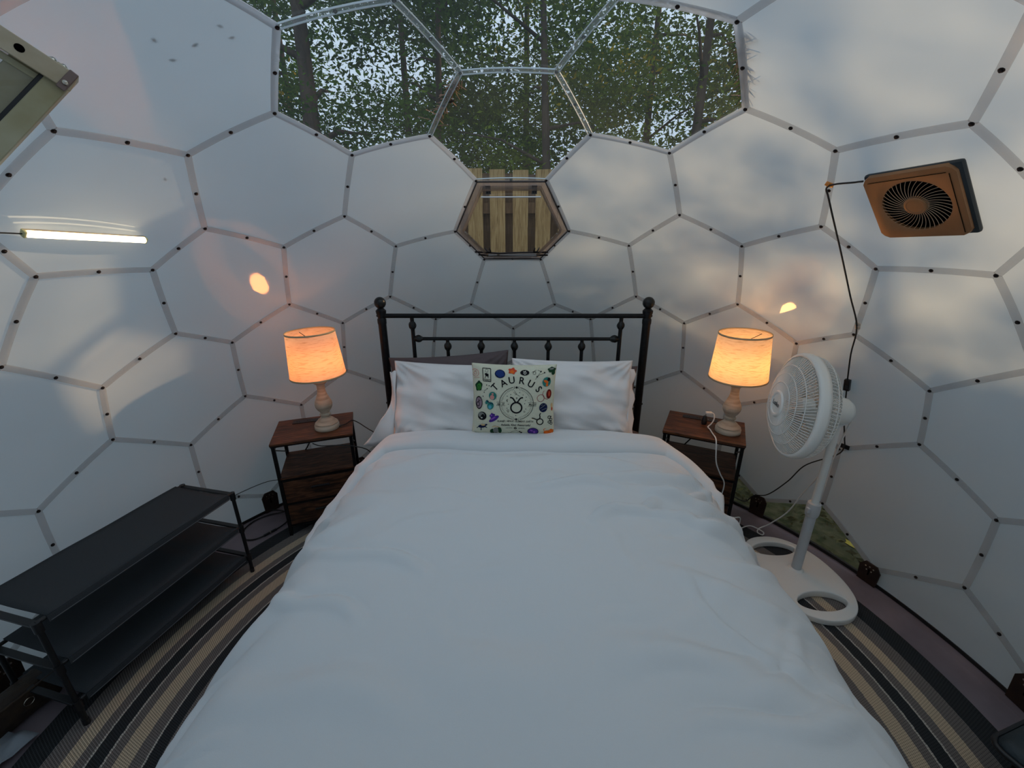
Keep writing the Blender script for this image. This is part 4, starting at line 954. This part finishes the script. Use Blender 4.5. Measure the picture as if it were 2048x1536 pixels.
# local x runs along the rack (near end negative), +y points to the wall
LX, DY = 0.371, 0.305
for sx in (-1, 1):
    for y in (0, DY):
        bm = B(); tube(bm, [(sx * LX, y, .012), (sx * LX, y, .492)], .0085, 10); l = bmobj('leg', bm, M['rack_metal'], rk, autos=40)
        for z in (.488, .295, .118):
            bm = B(); tube(bm, [(sx * LX, y, z - .028), (sx * LX, y, z + .012)], .0125, 10); bmobj('connector', bm, M['black_plastic'], l, autos=40)
        bm = B(); tube(bm, [(sx * LX, y, .0125), (sx * LX, y, .035)], .0105, 10); bmobj('foot_cap', bm, M['black_plastic'], l, autos=40)
    for z in (.490, .295, .118):
        bm = B(); box(bm, (sx * LX, DY / 2, z), (.022, DY, .010), .002); bmobj('end_rail', bm, M['rack_metal'], rk)
for z in (.496, .300, .123):
    for y in (0, DY):
        bm = B(); tube(bm, [(-LX, y, z), (LX, y, z)], .007, 10); bmobj('long_rail', bm, M['rack_metal'], rk, autos=40)
    Gs = []
    for i in range(25):
        row = []
        for j in range(11):
            u, v = i / 24, j / 10; sag = .010 * math.sin(PI * v) * (0.7 + .3 * math.sin(PI * u)) + .002 * noise.noise(Vector((u * 4, v * 3, z * 9)))
            row.append(Vector((-LX + .026 + u * (2 * LX - .052), -.008 + v * (DY + .016), z + .007 - sag)))
        Gs.append(row)
    sh = grid_obj('fabric_shelf', Gs, M['rack_fabric'], rk, .003)
    bm = B(); box(bm, (0, -.009, z - .006), (2 * LX - .05, .003, .026), .001); bmobj('front_hem', bm, M['rack_fabric'], sh)
    bm = B(); tube(bm, [(-LX + .03, -.0115, z - .014), (LX - .03, -.0115, z - .014)], .0012, 4); bmobj('stitching', bm, principled('thread', srgb(110, 112, 116), .9), sh)

# ------------------------------------------------------------------ pedestal fan
FX, FY = 1.487, 0.622
fan = empty('pedestal_fan', (FX, FY, 0.013), 0, 'white oscillating pedestal fan on the rug right of the bed, facing the bed', 'fan')
ax = math.atan2(-0.97, 0.24)
def fl(p):  # base local to fan local
    a = ax + PI / 2; c, s = math.cos(a), math.sin(a)
    return p
# oval base with two handle cut-outs: long axis local x
bm = B(); A_, B_ = .275, .205; n = 64; ang = math.atan2(-0.37, 0.03)
def bp3(x, y, z): return Vector((math.cos(ang) * x - math.sin(ang) * y - .01, math.sin(ang) * x + math.cos(ang) * y - .02, z))
def in_hole(x, y):
    for s in (-1, 1):
        xx = (s * x - .175) / .062; yy = y / (.125 - .25 * max(0, s * x - .17))
        if xx * xx + yy * yy < 1: return True
    return False
NXb, NYb = 120, 90; vg = {}
def zt(x, y):
    r = math.sqrt((x / A_) ** 2 + (y / B_) ** 2); z = .034 - .020 * max(0, r - .35) ** 1.3 * 1.3
    return max(.008, z)
def ringpts(cx, ax_, ay_, rot0=0, k=64, sq=2.0): return [(cx + ax_ * math.copysign(abs(math.cos(2 * PI * i / k)) ** (2 / sq), math.cos(2 * PI * i / k)), ay_ * math.copysign(abs(math.sin(2 * PI * i / k)) ** (2 / sq), math.sin(2 * PI * i / k))) for i in range(k)]
cu = bpy.data.curves.new('base_outline', 'CURVE'); cu.dimensions = '2D'; cu.fill_mode = 'BOTH'
for loop in (ringpts(0, A_, B_, sq=2.2), ringpts(.175, .060, .125, sq=1.9), ringpts(-.175, .060, .125, sq=1.9)):
    spn = cu.splines.new('POLY'); spn.points.add(len(loop) - 1); spn.use_cyclic_u = True
    for p, (x, y) in zip(spn.points, loop): p.co = (x, y, 0, 1)
cu.extrude = .010; cu.bevel_depth = .006; cu.bevel_resolution = 2
to = bpy.data.objects.new('t', cu); C.objects.link(to); dg = bpy.context.evaluated_depsgraph_get(); dg.update()
me = bpy.data.meshes.new_from_object(to.evaluated_get(dg)); bpy.data.objects.remove(to)
bm = B(); bm.from_mesh(me); bmesh.ops.remove_doubles(bm, verts=bm.verts[:], dist=.0003)
bmesh.ops.triangulate(bm, faces=[f for f in bm.faces if len(f.verts) > 4])
for _ in range(2):
    lg = [e for e in bm.edges if e.calc_length() > .035]
    if lg: bmesh.ops.subdivide_edges(bm, edges=lg, cuts=1)
    bmesh.ops.triangulate(bm, faces=[f for f in bm.faces if len(f.verts) > 4])
for v in bm.verts:
    x, y = v.co.x, v.co.y; r = math.hypot(x / A_, y / B_); v.co = bp3(x, y, v.co.z + .016 + (.014 * max(0, 1 - r) ** .8 if v.co.z > 0 else 0))
bmobj('base', bm, M['white_plastic'], fan, autos=40)
bm = B(); lathe(bm, [(0, .032), (.036, .036), (.036, .044), (.030, .050), (.026, .052), (0, .052)], 28); bmobj('base_collar', bm, M['white_plastic'], fan, autos=35)
bm = B(); lathe(bm, [(0, .04), (.0225, .04), (.0225, .40), (0, .40)], 24); bmobj('lower_pole', bm, M['grey_plastic'], fan, autos=35)
bm = B(); lathe(bm, [(0, .375), (.027, .375), (.030, .39), (.030, .43), (.0275, .445), (.019, .448), (0, .448)], 24); kc = bmobj('height_collar', bm, M['grey_plastic'], fan, autos=35)
bm = B(); box(bm, (-.03, -.008, .41), (.012, .02, .03), .004); bmobj('clamp_tab', bm, M['grey_plastic'], kc)
bm = B(); lathe(bm, [(0, .44), (.0165, .44), (.0165, .93), (0, .93)], 20); bmobj('upper_pole', bm, M['white_plastic'], fan, autos=35)
nrm = Vector((-0.975, 0.20, 0.06)).normalized(); cen = Vector((0, 0, .930)) + nrm * .182
upv = (Vector((0, 0, 1)) - nrm * nrm.z).normalized(); rt = upv.cross(nrm).normalized()
FM = Matrix((( rt.x, upv.x, nrm.x, cen.x), (rt.y, upv.y, nrm.y, cen.y), (rt.z, upv.z, nrm.z, cen.z), (0, 0, 0, 1)))   # local z = blowing direction
RF = .236
bm = B(); lathe(bm, [(RF - .006, -.020), (RF + .002, -.022), (RF + .005, -.010), (RF + .005, .006), (RF + .001, .016), (RF - .010, .022), (RF - .013, .018), (RF - .005, .008), (RF - .006, -.020)], 72, M=FM); bmobj('rim', bm, M['white_plastic'], fan, smooth=True)
bm = B()
def gprof(t): return (.058 + (RF - .016 - .058) * t, .078 - .058 * t ** 2.0)
for k in range(96):
    a0 = 2 * PI * k / 96; pts = []
    for i in range(7):
        t = i / 6; r, z = gprof(t); a = a0 + .20 * t; pts.append(FM @ Vector((r * math.cos(a), r * math.sin(a), z)))
    tube(bm, pts, .0019, 4, False)
for t in (0.0, .27, .52, .76):
    r, z = gprof(t); tube(bm, [FM @ Vector((r * math.cos(a), r * math.sin(a), z + .001)) for a in np.linspace(0, 2 * PI, 61)], .0023, 4, False)
o = bmobj('front_grille', bm, M['white_plastic'], fan, smooth=True); o['kind'] = 'stuff'
bm = B()
def rprof(t): return (RF - .002 - (RF - .065) * t ** 2.4, -.016 - .085 * min(1, t * 1.25) ** .8)
for k in range(96):
    a0 = 2 * PI * k / 96; pts = []
    for i in range(9):
        t = i / 8; r, z = rprof(t); a = a0 - .12 * t; pts.append(FM @ Vector((r * math.cos(a), r * math.sin(a), z)))
    tube(bm, pts, .0019, 4, False)
for t in (.25, .55, .8, 1.0):
    r, z = rprof(t); tube(bm, [FM @ Vector((r * math.cos(a), r * math.sin(a), z)) for a in np.linspace(0, 2 * PI, 61)], .0024, 4, False)
o = bmobj('rear_grille', bm, M['white_plastic'], fan, smooth=True); o['kind'] = 'stuff'
bm = B(); lathe(bm, [(.060, .074), (.062, .080), (.056, .086), (.048, .086), (.044, .082), (0, .083)], 40, M=FM); hub = bmobj('hub_badge', bm, M['white_plastic'], fan, autos=30)
cu = bpy.data.curves.new('t', 'FONT'); cu.body = 'Lasko'; cu.size = .030; cu.align_x = 'CENTER'; cu.align_y = 'CENTER'; cu.extrude = .0005
to = bpy.data.objects.new('t', cu); C.objects.link(to); dg = bpy.context.evaluated_depsgraph_get(); dg.update()
me = bpy.data.meshes.new_from_object(to.evaluated_get(dg)); bpy.data.objects.remove(to); me.name = 'lettering'
me.transform(FM @ Matrix.Translation((0, 0, .0845))); me.materials.clear(); me.materials.append(principled('grey_print', srgb(70, 74, 80), .6)); _l = link(bpy.data.objects.new('lettering', me), hub); _l['kind'] = 'stuff'
for k in range(3):
    bm = B(); a0 = 2 * PI * k / 3; rows = []
    for i in range(9):
        r = .035 + .155 * i / 8; hw = .52 * (1 - .35 * abs(i / 8 - .55)); row = []
        for j in range(7):
            s = -1 + 2 * j / 6; a = a0 + s * hw * .85; row.append(bm.verts.new(FM @ Vector((r * math.cos(a), r * math.sin(a), -.035 - .022 * s))))
        rows.append(row)
    for p, q in zip(rows, rows[1:]):
        for j in range(6): bm.faces.new((p[j], p[j + 1], q[j + 1], q[j]))
    bmesh.ops.solidify(bm, geom=bm.faces[:], thickness=.002); bmobj('blade', bm, M['white_plastic'], fan, smooth=True)
bm = B(); lathe(bm, [(0, -.005), (.04, -.01), (.04, -.06), (0, -.06)], 24, M=FM); bmobj('blade_hub', bm, M['white_plastic'], fan, autos=35)
bm = B(); lathe(bm, [(0, -.09), (.066, -.095), (.068, -.14), (.060, -.195), (.045, -.215), (.02, -.222), (0, -.222)], 28, M=FM); bmobj('motor_housing', bm, M['white_plastic'], fan, autos=50)
bm = B(); tube(bm, [FM @ Vector((0, .068, -.15)), FM @ Vector((0, .088, -.15))], .007, 10); lathe(bm, [(0, .084), (.012, .086), (.013, .094), (0, .096)], 12, M=FM @ Matrix.Translation((0, 0, -.15)) @ Matrix.Rotation(-PI / 2, 4, 'X')); bmobj('oscillation_knob', bm, M['white_plastic'], fan, smooth=True)
bm = B(); box(bm, (0, 0, .90), (.045, .05, .07), .012); bmobj('neck', bm, M['white_plastic'], fan, autos=40)

# ------------------------------------------------------------------ wall vent fan
def frame_at(p, x, up_hint=(0, 0, 1)):
    """inward-facing frame at a point on the dome: local z points to the dome centre"""
    z = (CZ - Vector(p)).normalized(); x = (Vector(x) - z * Vector(x).dot(z)).normalized(); y = z.cross(x)
    return Matrix(((x.x, y.x, z.x, p[0]), (x.y, y.y, z.y, p[1]), (x.z, y.z, z.z, p[2]), (0, 0, 0, 1)))
vp = onS(Vector((1.386, 0.423, 1.77)) - CZ, 1.985) + Vector((-.002, .018, .004))
VM = frame_at(vp, Vector((0.079, -0.262, -0.001)) + Vector((.072, -.269, .012)))
vent = empty('wall_vent_fan', tuple(vp), 0, 'square bronze vent fan mounted high on the right side of the dome', 'vent fan')
vent.matrix_world = VM
sg = 1 if (VM.to_3x3() @ Vector((0, 1, 0))).z > 0 else -1
bm = B(); box(bm, (.003, 0, .006), (.278, .270, .020), .009); bmobj('housing', bm, M['vent_dark'], vent, autos=40)
# front plate with a round opening
bm = B(); Rv = .098; k = 64; outr = []; inr = []; in2 = []
for i in range(k):
    a = 2 * PI * i / k; c, s = math.cos(a), math.sin(a); m_ = .132 / max(abs(c), abs(s)); m_ = min(m_, .174)
    outr.append((bm.verts.new((c * m_ - .003, s * m_, .024)), bm.verts.new((c * m_ * 1.02 - .003, s * m_ * 1.02, .012))))
    inr.append((bm.verts.new((c * (Rv + .004), s * (Rv + .004), .0265)), bm.verts.new((c * Rv, s * Rv, .024)), bm.verts.new((c * Rv, s * Rv, .0165))))
for i in range(k):
    j = (i + 1) % k
    for a, b in ((outr[i][1], outr[i][0]), (outr[i][0], inr[i][0]), (inr[i][0], inr[i][1]), (inr[i][1], inr[i][2])):
        ii = (outr[i] + inr[i]).index(a), (outr[i] + inr[i]).index(b); c_ = (outr[j] + inr[j]); bm.faces.new((a, b, c_[ii[1]], c_[ii[0]]))
fp = bmobj('front_plate', bm, M['vent'], vent, autos=40)
bm = B(); lathe(bm, [(0, .0165), (Rv, .0165)], 48); bmobj('dark_well', bm, M['void'], vent)
bm = B(); lathe(bm, [(.034, .0165), (.034, .026), (.031, .0285), (.026, .029), (.024, .0275), (0, .028)], 32); bmobj('hub_cap', bm, M['vent'], vent, autos=30)
bm0 = B(); pts = []
for i in range(8):
    t = i / 7; r = .032 + (Rv - .031) * t; a = -.42 * sg * t ** .9; pts.append((r * math.cos(a), r * math.sin(a), .0245))
tube(bm0, pts, .0009, 4, True); vane = bpy.data.meshes.new('vane'); bm0.to_mesh(vane); bm0.free(); vane.materials.append(principled('vane_plastic', srgb(190, 165, 140), .4))
for i in range(40):
    o = bpy.data.objects.new('vane', vane); link(o, vent); o.rotation_euler = (0, 0, 2 * PI * i / 40)
bm = B(); tube(bm, [(-.118, sg * .112, .0262), (.105, sg * .112, .0262)], .0009, 4); bmobj('panel_groove', bm, M['void'], vent)
bm = B(); tube(bm, [(.112, sg * .108, .0262), (.112, -sg * .118, .0262)], .0009, 4); bmobj('panel_groove', bm, M['void'], vent)

# ------------------------------------------------------------------ LED bar
lp0, lp1 = onS(Vector((-1.508, 0.25, 1.692)) - CZ, 1.972), onS(Vector((-1.427, 0.589, 1.674)) - CZ, 1.972)
lm = (lp0 + lp1) / 2; LM = frame_at(lm, lp1 - lp0); LL_ = (lp1 - lp0).length
led = empty('led_bar', tuple(lm), 0, 'lit slim LED bar stuck on the upper left wall of the dome', 'light'); led.matrix_world = LM
bm = B(); box(bm, (0, 0, -.004), (LL_ + .004, .024, .008), .002); bmobj('backing', bm, M['aluminium'], led)
bm = B(); tube(bm, [(-LL_ / 2 + .008, 0, .003), (LL_ / 2 - .003, 0, .003)], .0115, 12); bmobj('diffuser', bm, M['led'], led, autos=50)
for s in (-1, 1):
    bm = B(); box(bm, (s * (LL_ / 2), 0, .002), (.008, .024, .02), .003); bmobj('end_cap', bm, principled('yellowed_cap', srgb(200, 200, 150), .4), led)
def cord(name, pts, r, m, label, cat='cord', k=8):
    bm = B(); tube(bm, spline(pts, k), r, 8); return tag(bmobj(name, bm, m, None, smooth=True), label, cat)
cord('led_wire', [lp0 + (CZ - lp0).normalized() * .004, onS(Vector((-1.521, 0.197, 1.688)) - CZ, 1.98), onS(Vector((-1.528, 0.132, 1.686)) - CZ, 1.985), onS(Vector((-1.51, -.1, 1.69)) - CZ, 1.985), onS(Vector((-1.46, -.5, 1.6)) - CZ, 1.985)], .0022, M['cord'], 'thin dark wire running left from the LED bar')

# ------------------------------------------------------------------ cords on the right
def S_(x, y, z, r=1.978): return onS(Vector((x, y, z)) - CZ, r)
ce = VM @ Vector((-.135, sg * .120, .018))
cord('vent_cord', [ce, S_(1.262, .575, 1.866), S_(1.222, .655, 1.858), S_(1.25, .68, 1.80), S_(1.40, .75, 1.60), S_(1.52, .79, 1.43), S_(1.600, .803, 1.287), S_(1.65, .85, 1.15), S_(1.690, .875, 1.0)], .0033, M['cord'], 'black cord dropping from the bronze vent fan to its switch', 'cord', 5)
cord('vent_cord', [S_(1.697, .877, .955), S_(1.72, .885, .88), S_(1.742, .885, .77), S_(1.760, .875, .68), S_(1.768, .872, .63), S_(1.765, .90, .57), S_(1.70, 1.01, .44), (1.66, 1.06, .30), (1.60, 1.115, .17), (1.545, 1.16, .13), (1.50, 1.17, .08), (1.42, 1.22, .10), (1.33, 1.27, .12)], .0033, M['cord'], 'black cord running behind the fan down to the right nightstand')
def small_box(name, p, xdir, size, m, label, cat, bev=.003, group=None):
    e = frame_at(p, xdir); bm = B(); box(bm, (0, 0, size[2] / 2), size, bev); o = bmobj(name, bm, m, None, autos=40); o.matrix_world = e; return tag(o, label, cat, group)
sw = small_box('inline_switch', S_(1.694, .877, .978, 1.990), (0.02, 0.01, -.1), (.062, .026, .018), M['black_plastic'], 'black rocker switch on the cord above the fan motor', 'switch')
bm = B(); box(bm, (.008, .002, .020), (.018, .012, .005), .001); bmobj('rocker', bm, principled('rocker_grey', srgb(50, 50, 54), .4), sw)
M['amber'] = principled('clip_glow_tint', srgb(235, 150, 60), .15, spec=.8)  # glow on a clear clip, put into its colour as orange
def clip(p, xd, label, m, s=1.0):
    o = small_box('cord_clip', p, xd, (.030 * s, .018 * s, .006), m, label, 'clip', .002, 'cord clips')
    bm = B(); tube(bm, [(-.003, -.010 * s, .006), (-.003, -.004, .012), (-.003, .004, .012), (-.003, .010 * s, .006)], .002, 6); bmobj('loop', bm, m, o); return o
clip(S_(1.222, .655, 1.858, 1.990), (.3, -.5, -.6), 'clear cord clip with its orange glow painted on, left of the bronze vent fan', M['amber'])
clip(S_(1.600, .803, 1.287, 1.990), (0, .1, -1), 'clear cord clip on the seam halfway down the vent cord', principled('clear_clip', srgb(205, 190, 175), .2), 1.1)
clip(S_(1.768, .872, .632, 1.990), (.6, -.8, 0), 'flat black cord clip on the wall below the fan motor', M['black_plastic'], 1.35)

# adapter and white cord on the right nightstand
ad_p = Vector((1.163, 1.180, .6205))
bm = B(); lathe(bm, [(0, 0), (.014, 0), (.016, .006), (.016, .022), (.0135, .036), (.010, .046), (.009, .052), (0, .052)], 16, tuple(ad_p)); ad = bmobj('black_adapter', bm, M['black_plastic'], None, autos=40)
tag(ad, 'small black adapter standing in the outlet of the right nightstand', 'adapter')
wc = empty('white_plug', (ad_p.x + .006, ad_p.y, ad_p.z + .072), math.radians(-5), 'white plug perched above the black adapter on the right nightstand', 'plug')
bm = B(); box(bm, (.012, 0, 0), (.036, .016, .014), .003); bmobj('plug_body', bm, M['whitecord'], wc, autos=40)
for dy in (-.005, .005):
    bm = B(); box(bm, (-.003, dy, -.014), (.0012, .004, .018)); bmobj('prong', bm, M['steel'], wc)
cord('fan_cord', [(1.194, 1.179, .694), (1.208, 1.170, .688), (1.206, 1.155, .66), (1.185, 1.14, .636), (1.163, 1.125, .6262), (1.160, 1.09, .6262), (1.150, 1.03, .6262), (1.141, .975, .627), (1.136, .948, .60), (1.146, .935, .50), (1.175, .925, .43), (1.205, .92, .37), (1.20, .92, .27), (1.205, .925, .19), (1.225, .92, .155), (1.29, .91, .150), (1.335, .925, .14), (1.345, .93, .10), (1.335, .925, .0165)],
     .0036, M['whitecord'], 'white fan cord hanging over the front of the right nightstand', 'cord', 6)
cord('fan_cord', [(1.33, .925, .022), (1.38, .97, .022), (1.455, 1.005, .019), (1.492, .985, .017), (1.515, .955, .012), (1.498, .935, .010), (1.480, .955, .012), (1.505, .985, .016), (1.56, .985, .05), (1.62, .95, .16), (1.64, .90, .32), (1.62, .80, .50), (1.58, .70, .66), (1.56, .66, .78), (1.56, .63, .93)], .0036, M['whitecord'], 'white cord looping on the floor and climbing to the fan motor')
cord('lamp_cord', [(-1.03, 1.10, .627), (-1.00, 1.14, .627), (-.985, 1.195, .625), (-.955, 1.215, .60), (-.90, 1.20, .57), (-.83, 1.16, .55), (-.79, 1.13, .52), (-.80, 1.15, .3), (-.82, 1.2, .05)], .003, M['cord'], 'thin black cord from the left lamp toward the head of the bed')
cord('lamp_cord', [(-1.12, .955, .59), (-1.08, .965, .57), (-1.00, 1.0, .555), (-.92, 1.02, .54), (-.84, 1.04, .50), (-.81, 1.06, .4)], .003, M['cord'], 'thin black cord drooping under the left nightstand top')
cord('floor_cord', [(-1.40, 1.13, .05), (-1.47, 1.10, .02), (-1.56, 1.08, .008), (-1.62, 1.02, .006), (-1.63, .93, .006), (-1.58, .86, .006), (-1.51, .855, .008), (-1.45, .92, .008), (-1.41, 1.01, .008), (-1.43, 1.09, .008), (-1.50, 1.12, .012), (-1.60, 1.12, .008), (-1.69, 1.00, .006), (-1.73, .86, .006), (-1.72, .74, .006), (-1.66, .62, .006), (-1.60, .5, .018)], .0042, M['cord'], 'coil of black cord on the groundsheet beside the left nightstand', 'cord', 8)
cord('wall_wire', [(-1.43, 1.22, .16), S_(-1.56, 1.16, .20, 1.985), S_(-1.72, .90, .20, 1.99), S_(-1.82, .70, .17, 1.99)], .0022, M['cord'], 'thin dark wire stretched along the wall behind the shoe rack')
bm = B(); a = Vector((-1.475, .885, .0085)); b = Vector((-1.435, .945, .0085)); tube(bm, [a, b], .0075, 8); o = bmobj('cord_connector', bm, M['black_plastic'], None, autos=40); tag(o, 'thick black connector on the coiled cord by the left nightstand', 'connector')
bm = B(); tube(bm, [a.lerp(b, .45), a.lerp(b, .55)], .0082, 8); bmobj('pin', bm, M['steel'], o)

# ------------------------------------------------------------------ aluminium hatch sash, upper left, close to the camera
CAMP = Vector((0.0469, -1.082, 1.6659))
P0 = Vector((-0.777, -0.189, 1.958)); e1 = (Vector((-0.848, -0.268, 2.030)) - P0).normalized(); e2 = (Vector((-0.885, -0.290, 1.846)) - P0); e2 = (e2 - e1 * e2.dot(e1) * 0.6).normalized()
nz = e1.cross(e2).normalized()
if nz.dot(CAMP - P0) < 0: nz = -nz
sash = empty('hatch_sash', tuple(P0), 0, 'aluminium hatch sash corner with domed bolts hanging at the upper left', 'hatch sash')
def bar(name, a, d, L, w, t, inn, m, off=0.0, par=sash):
    """bar from a along d, width w toward inn, thickness t along -nz"""
    bm = B(); vs3 = [a + d * x + inn * y - nz * (z + off) - P0 for x in (0, L) for y, z in ((0, 0), (w, 0), (w, t), (0, t))]
    v = [bm.verts.new(p) for p in vs3]
    for f in ((0, 1, 2, 3), (7, 6, 5, 4), (0, 4, 5, 1), (1, 5, 6, 2), (2, 6, 7, 3), (3, 7, 4, 0)): bm.faces.new([v[i] for i in f])
    bmesh.ops.recalc_face_normals(bm, faces=bm.faces[:]); bmesh.ops.bevel(bm, geom=bm.edges[:], offset=.0012, segments=1, affect='EDGES')
    return bmobj(name, bm, m, par)
i1 = (e2 - e1 * e2.dot(e1)).normalized(); i2 = (e1 - e2 * e1.dot(e2)).normalized()
bar('upper_rail', P0 - i1 * 0, e1, .27, .034, .004, i1, M['aluminium'])
bar('upper_flange', P0, e1, .27, .004, .045, i1, M['aluminium'], .004)
bar('lower_rail', P0, e2, .50, .030, .004, i2, M['aluminium_dark'], .010)
bar('lower_flange', P0, e2, .50, .004, .04, i2, M['aluminium_dark'], .014)
bar('inner_channel', P0 + i2 * .034 + e2 * .03, e2, .46, .040, .004, i2, M['aluminium_dark'], .024)
bar('rubber_seal', P0 + i2 * .029 + e2 * .025, e2, .46, .007, .006, i2, M['black_plastic'], .012)
bar('inner_rail', P0 + i1 * .034 + e1 * .04, e1, .22, .012, .004, i1, M['aluminium_dark'], .02)
bar('glazing', P0 + i1 * .030 + i2 * .030, e1, .22, .44, .003, e2, M['clear2'], .022)
bar('far_rail', P0 + e1 * .27 - i2 * 0, e2, .50, .030, .012, -i2, M['aluminium_dark'])
bar('far_rail', P0 + e2 * .50, e1, .27, .034, .012, -i1, M['aluminium'])
_a = P0 + e1 * .25 + e2 * .48 - nz * .02; bm = B(); tube(bm, [_a - P0, onS(_a - CZ, 1.99) - P0], .006, 8); bmobj('stay_arm', bm, M['aluminium'], sash, smooth=True)
_a = P0 + e1 * .26 + e2 * .03 - nz * .02; bm = B(); tube(bm, [_a - P0, onS(_a - CZ, 1.99) - P0], .006, 8); bmobj('stay_arm', bm, M['aluminium'], sash, smooth=True)
bar('corner_plate', P0, e2, .040, .013, .003, i2, principled('corner_steel', srgb(128, 108, 102), .35, .5), -.003)
def domed(p, ax_, r=.008):
    bm = B(); Q = ax_.to_track_quat('Z', 'Y').to_matrix().to_4x4(); lathe(bm, [(0, .006), (.35 * r, .0062), (.4 * r, .0045), (.5 * r, .0055), (.85 * r, .0035), (r, 0)], 14, M=Matrix.Translation(p - P0) @ Q); bmobj('domed_bolt', bm, M['steel'], sash, smooth=True)
domed(P0 + e1 * .022 - nz * .016, -i1, .006); domed(P0 + e1 * .036 - nz * .016, -i1, .006); domed(P0 + e2 * .026 + i2 * .0065 + nz * .003, nz, .005)
bm = B(); Q = nz.to_track_quat('Z', 'Y').to_matrix().to_4x4(); lathe(bm, [(0, .0006), (.0065, .0006), (.0065, 0)], 14, M=Matrix.Translation(e1 * .070 + i1 * .016) @ Q); bmobj('bolt_hole', bm, M['void'], sash)

# ------------------------------------------------------------------ dark padded seat, lower right, and bag, lower left
st = empty('padded_seat', (1.655, -.385, .004), math.radians(17), 'dark padded seat with a rounded corner at the lower right edge', 'seat')
bm = B(); box(bm, (0, 0, .27), (.34, .34, .055), .03); bmesh.ops.subdivide_edges(bm, edges=[e for e in bm.edges if e.calc_length() > .2], cuts=6, use_grid_fill=True)
bmobj('cushion', bm, principled('dark_teal_vinyl', srgb(30, 42, 48), .5, bump=.2, bscale=120), st, autos=50)
bm = B(); q = []
for i in range(4):
    cx, cy = ((.138, .138), (-.138, .138), (-.138, -.138), (.138, -.138))[i]
    for k in range(6): a = i * PI / 2 + k * PI / 10; q.append((cx + .034 * math.cos(a), cy + .034 * math.sin(a), .262))
tube(bm, q + [q[0]], .009, 8, False); bmobj('rim_tube', bm, M['black_plastic'], st, smooth=True)
for sx in (-1, 1):
    for sy in (-1, 1):
        bm = B(); tube(bm, [(sx * .12, sy * .12, 0), (sx * .12, sy * .12, .25)], .011, 10); bmobj('leg', bm, M['black_metal'], st, autos=40)
bg = empty('leather_bag', (-1.80, -.115, .006), math.radians(78), 'dark brown leather bag with a metal ring behind the shoe rack', 'bag')
bm = B(); box(bm, (0, 0, .065), (.26, .10, .12), .03); bmesh.ops.subdivide_edges(bm, edges=bm.edges[:], cuts=2, use_grid_fill=True)
for v in bm.verts: v.co += Vector((0, .01, .008)) * noise.noise(v.co * 14)
lea = principled('brown_leather', srgb(62, 48, 36), .6, col2=srgb(44, 34, 28), nscale=30, bump=.3, bscale=80); bmobj('bag_body', bm, lea, bg, smooth=True)
bm = B(); box(bm, (0.0, -.056, .085), (.24, .008, .075), .003); bmobj('flap', bm, lea, bg)
bm = B(); tube(bm, [(.03 + .014 * math.cos(a), -.064, .085 + .014 * math.sin(a)) for a in np.linspace(0, 2 * PI, 17)], .0022, 6, False); bmobj('ring', bm, M['steel'], bg, smooth=True)
Gs = []
for i in range(25):
    row = []
    for j in range(15):
        x = -1.86 + .20 * i / 24; y = -.50 + .34 * j / 14; z = .016 + .035 * abs(noise.noise(Vector((x * 11, y * 9, 1)))) + .02 * abs(noise.noise(Vector((x * 25, y * 20, 4))))
        row.append(Vector((x + .01 * noise.noise(Vector((x * 9, y * 9, 8))), y, z)))
    Gs.append(row)
tag(grid_obj('crumpled_cloth', Gs, fabric('grey_cloth', srgb(150, 158, 166), .3), None, .002), 'crumpled pale grey cloth on the groundsheet at the lower left corner', 'cloth')
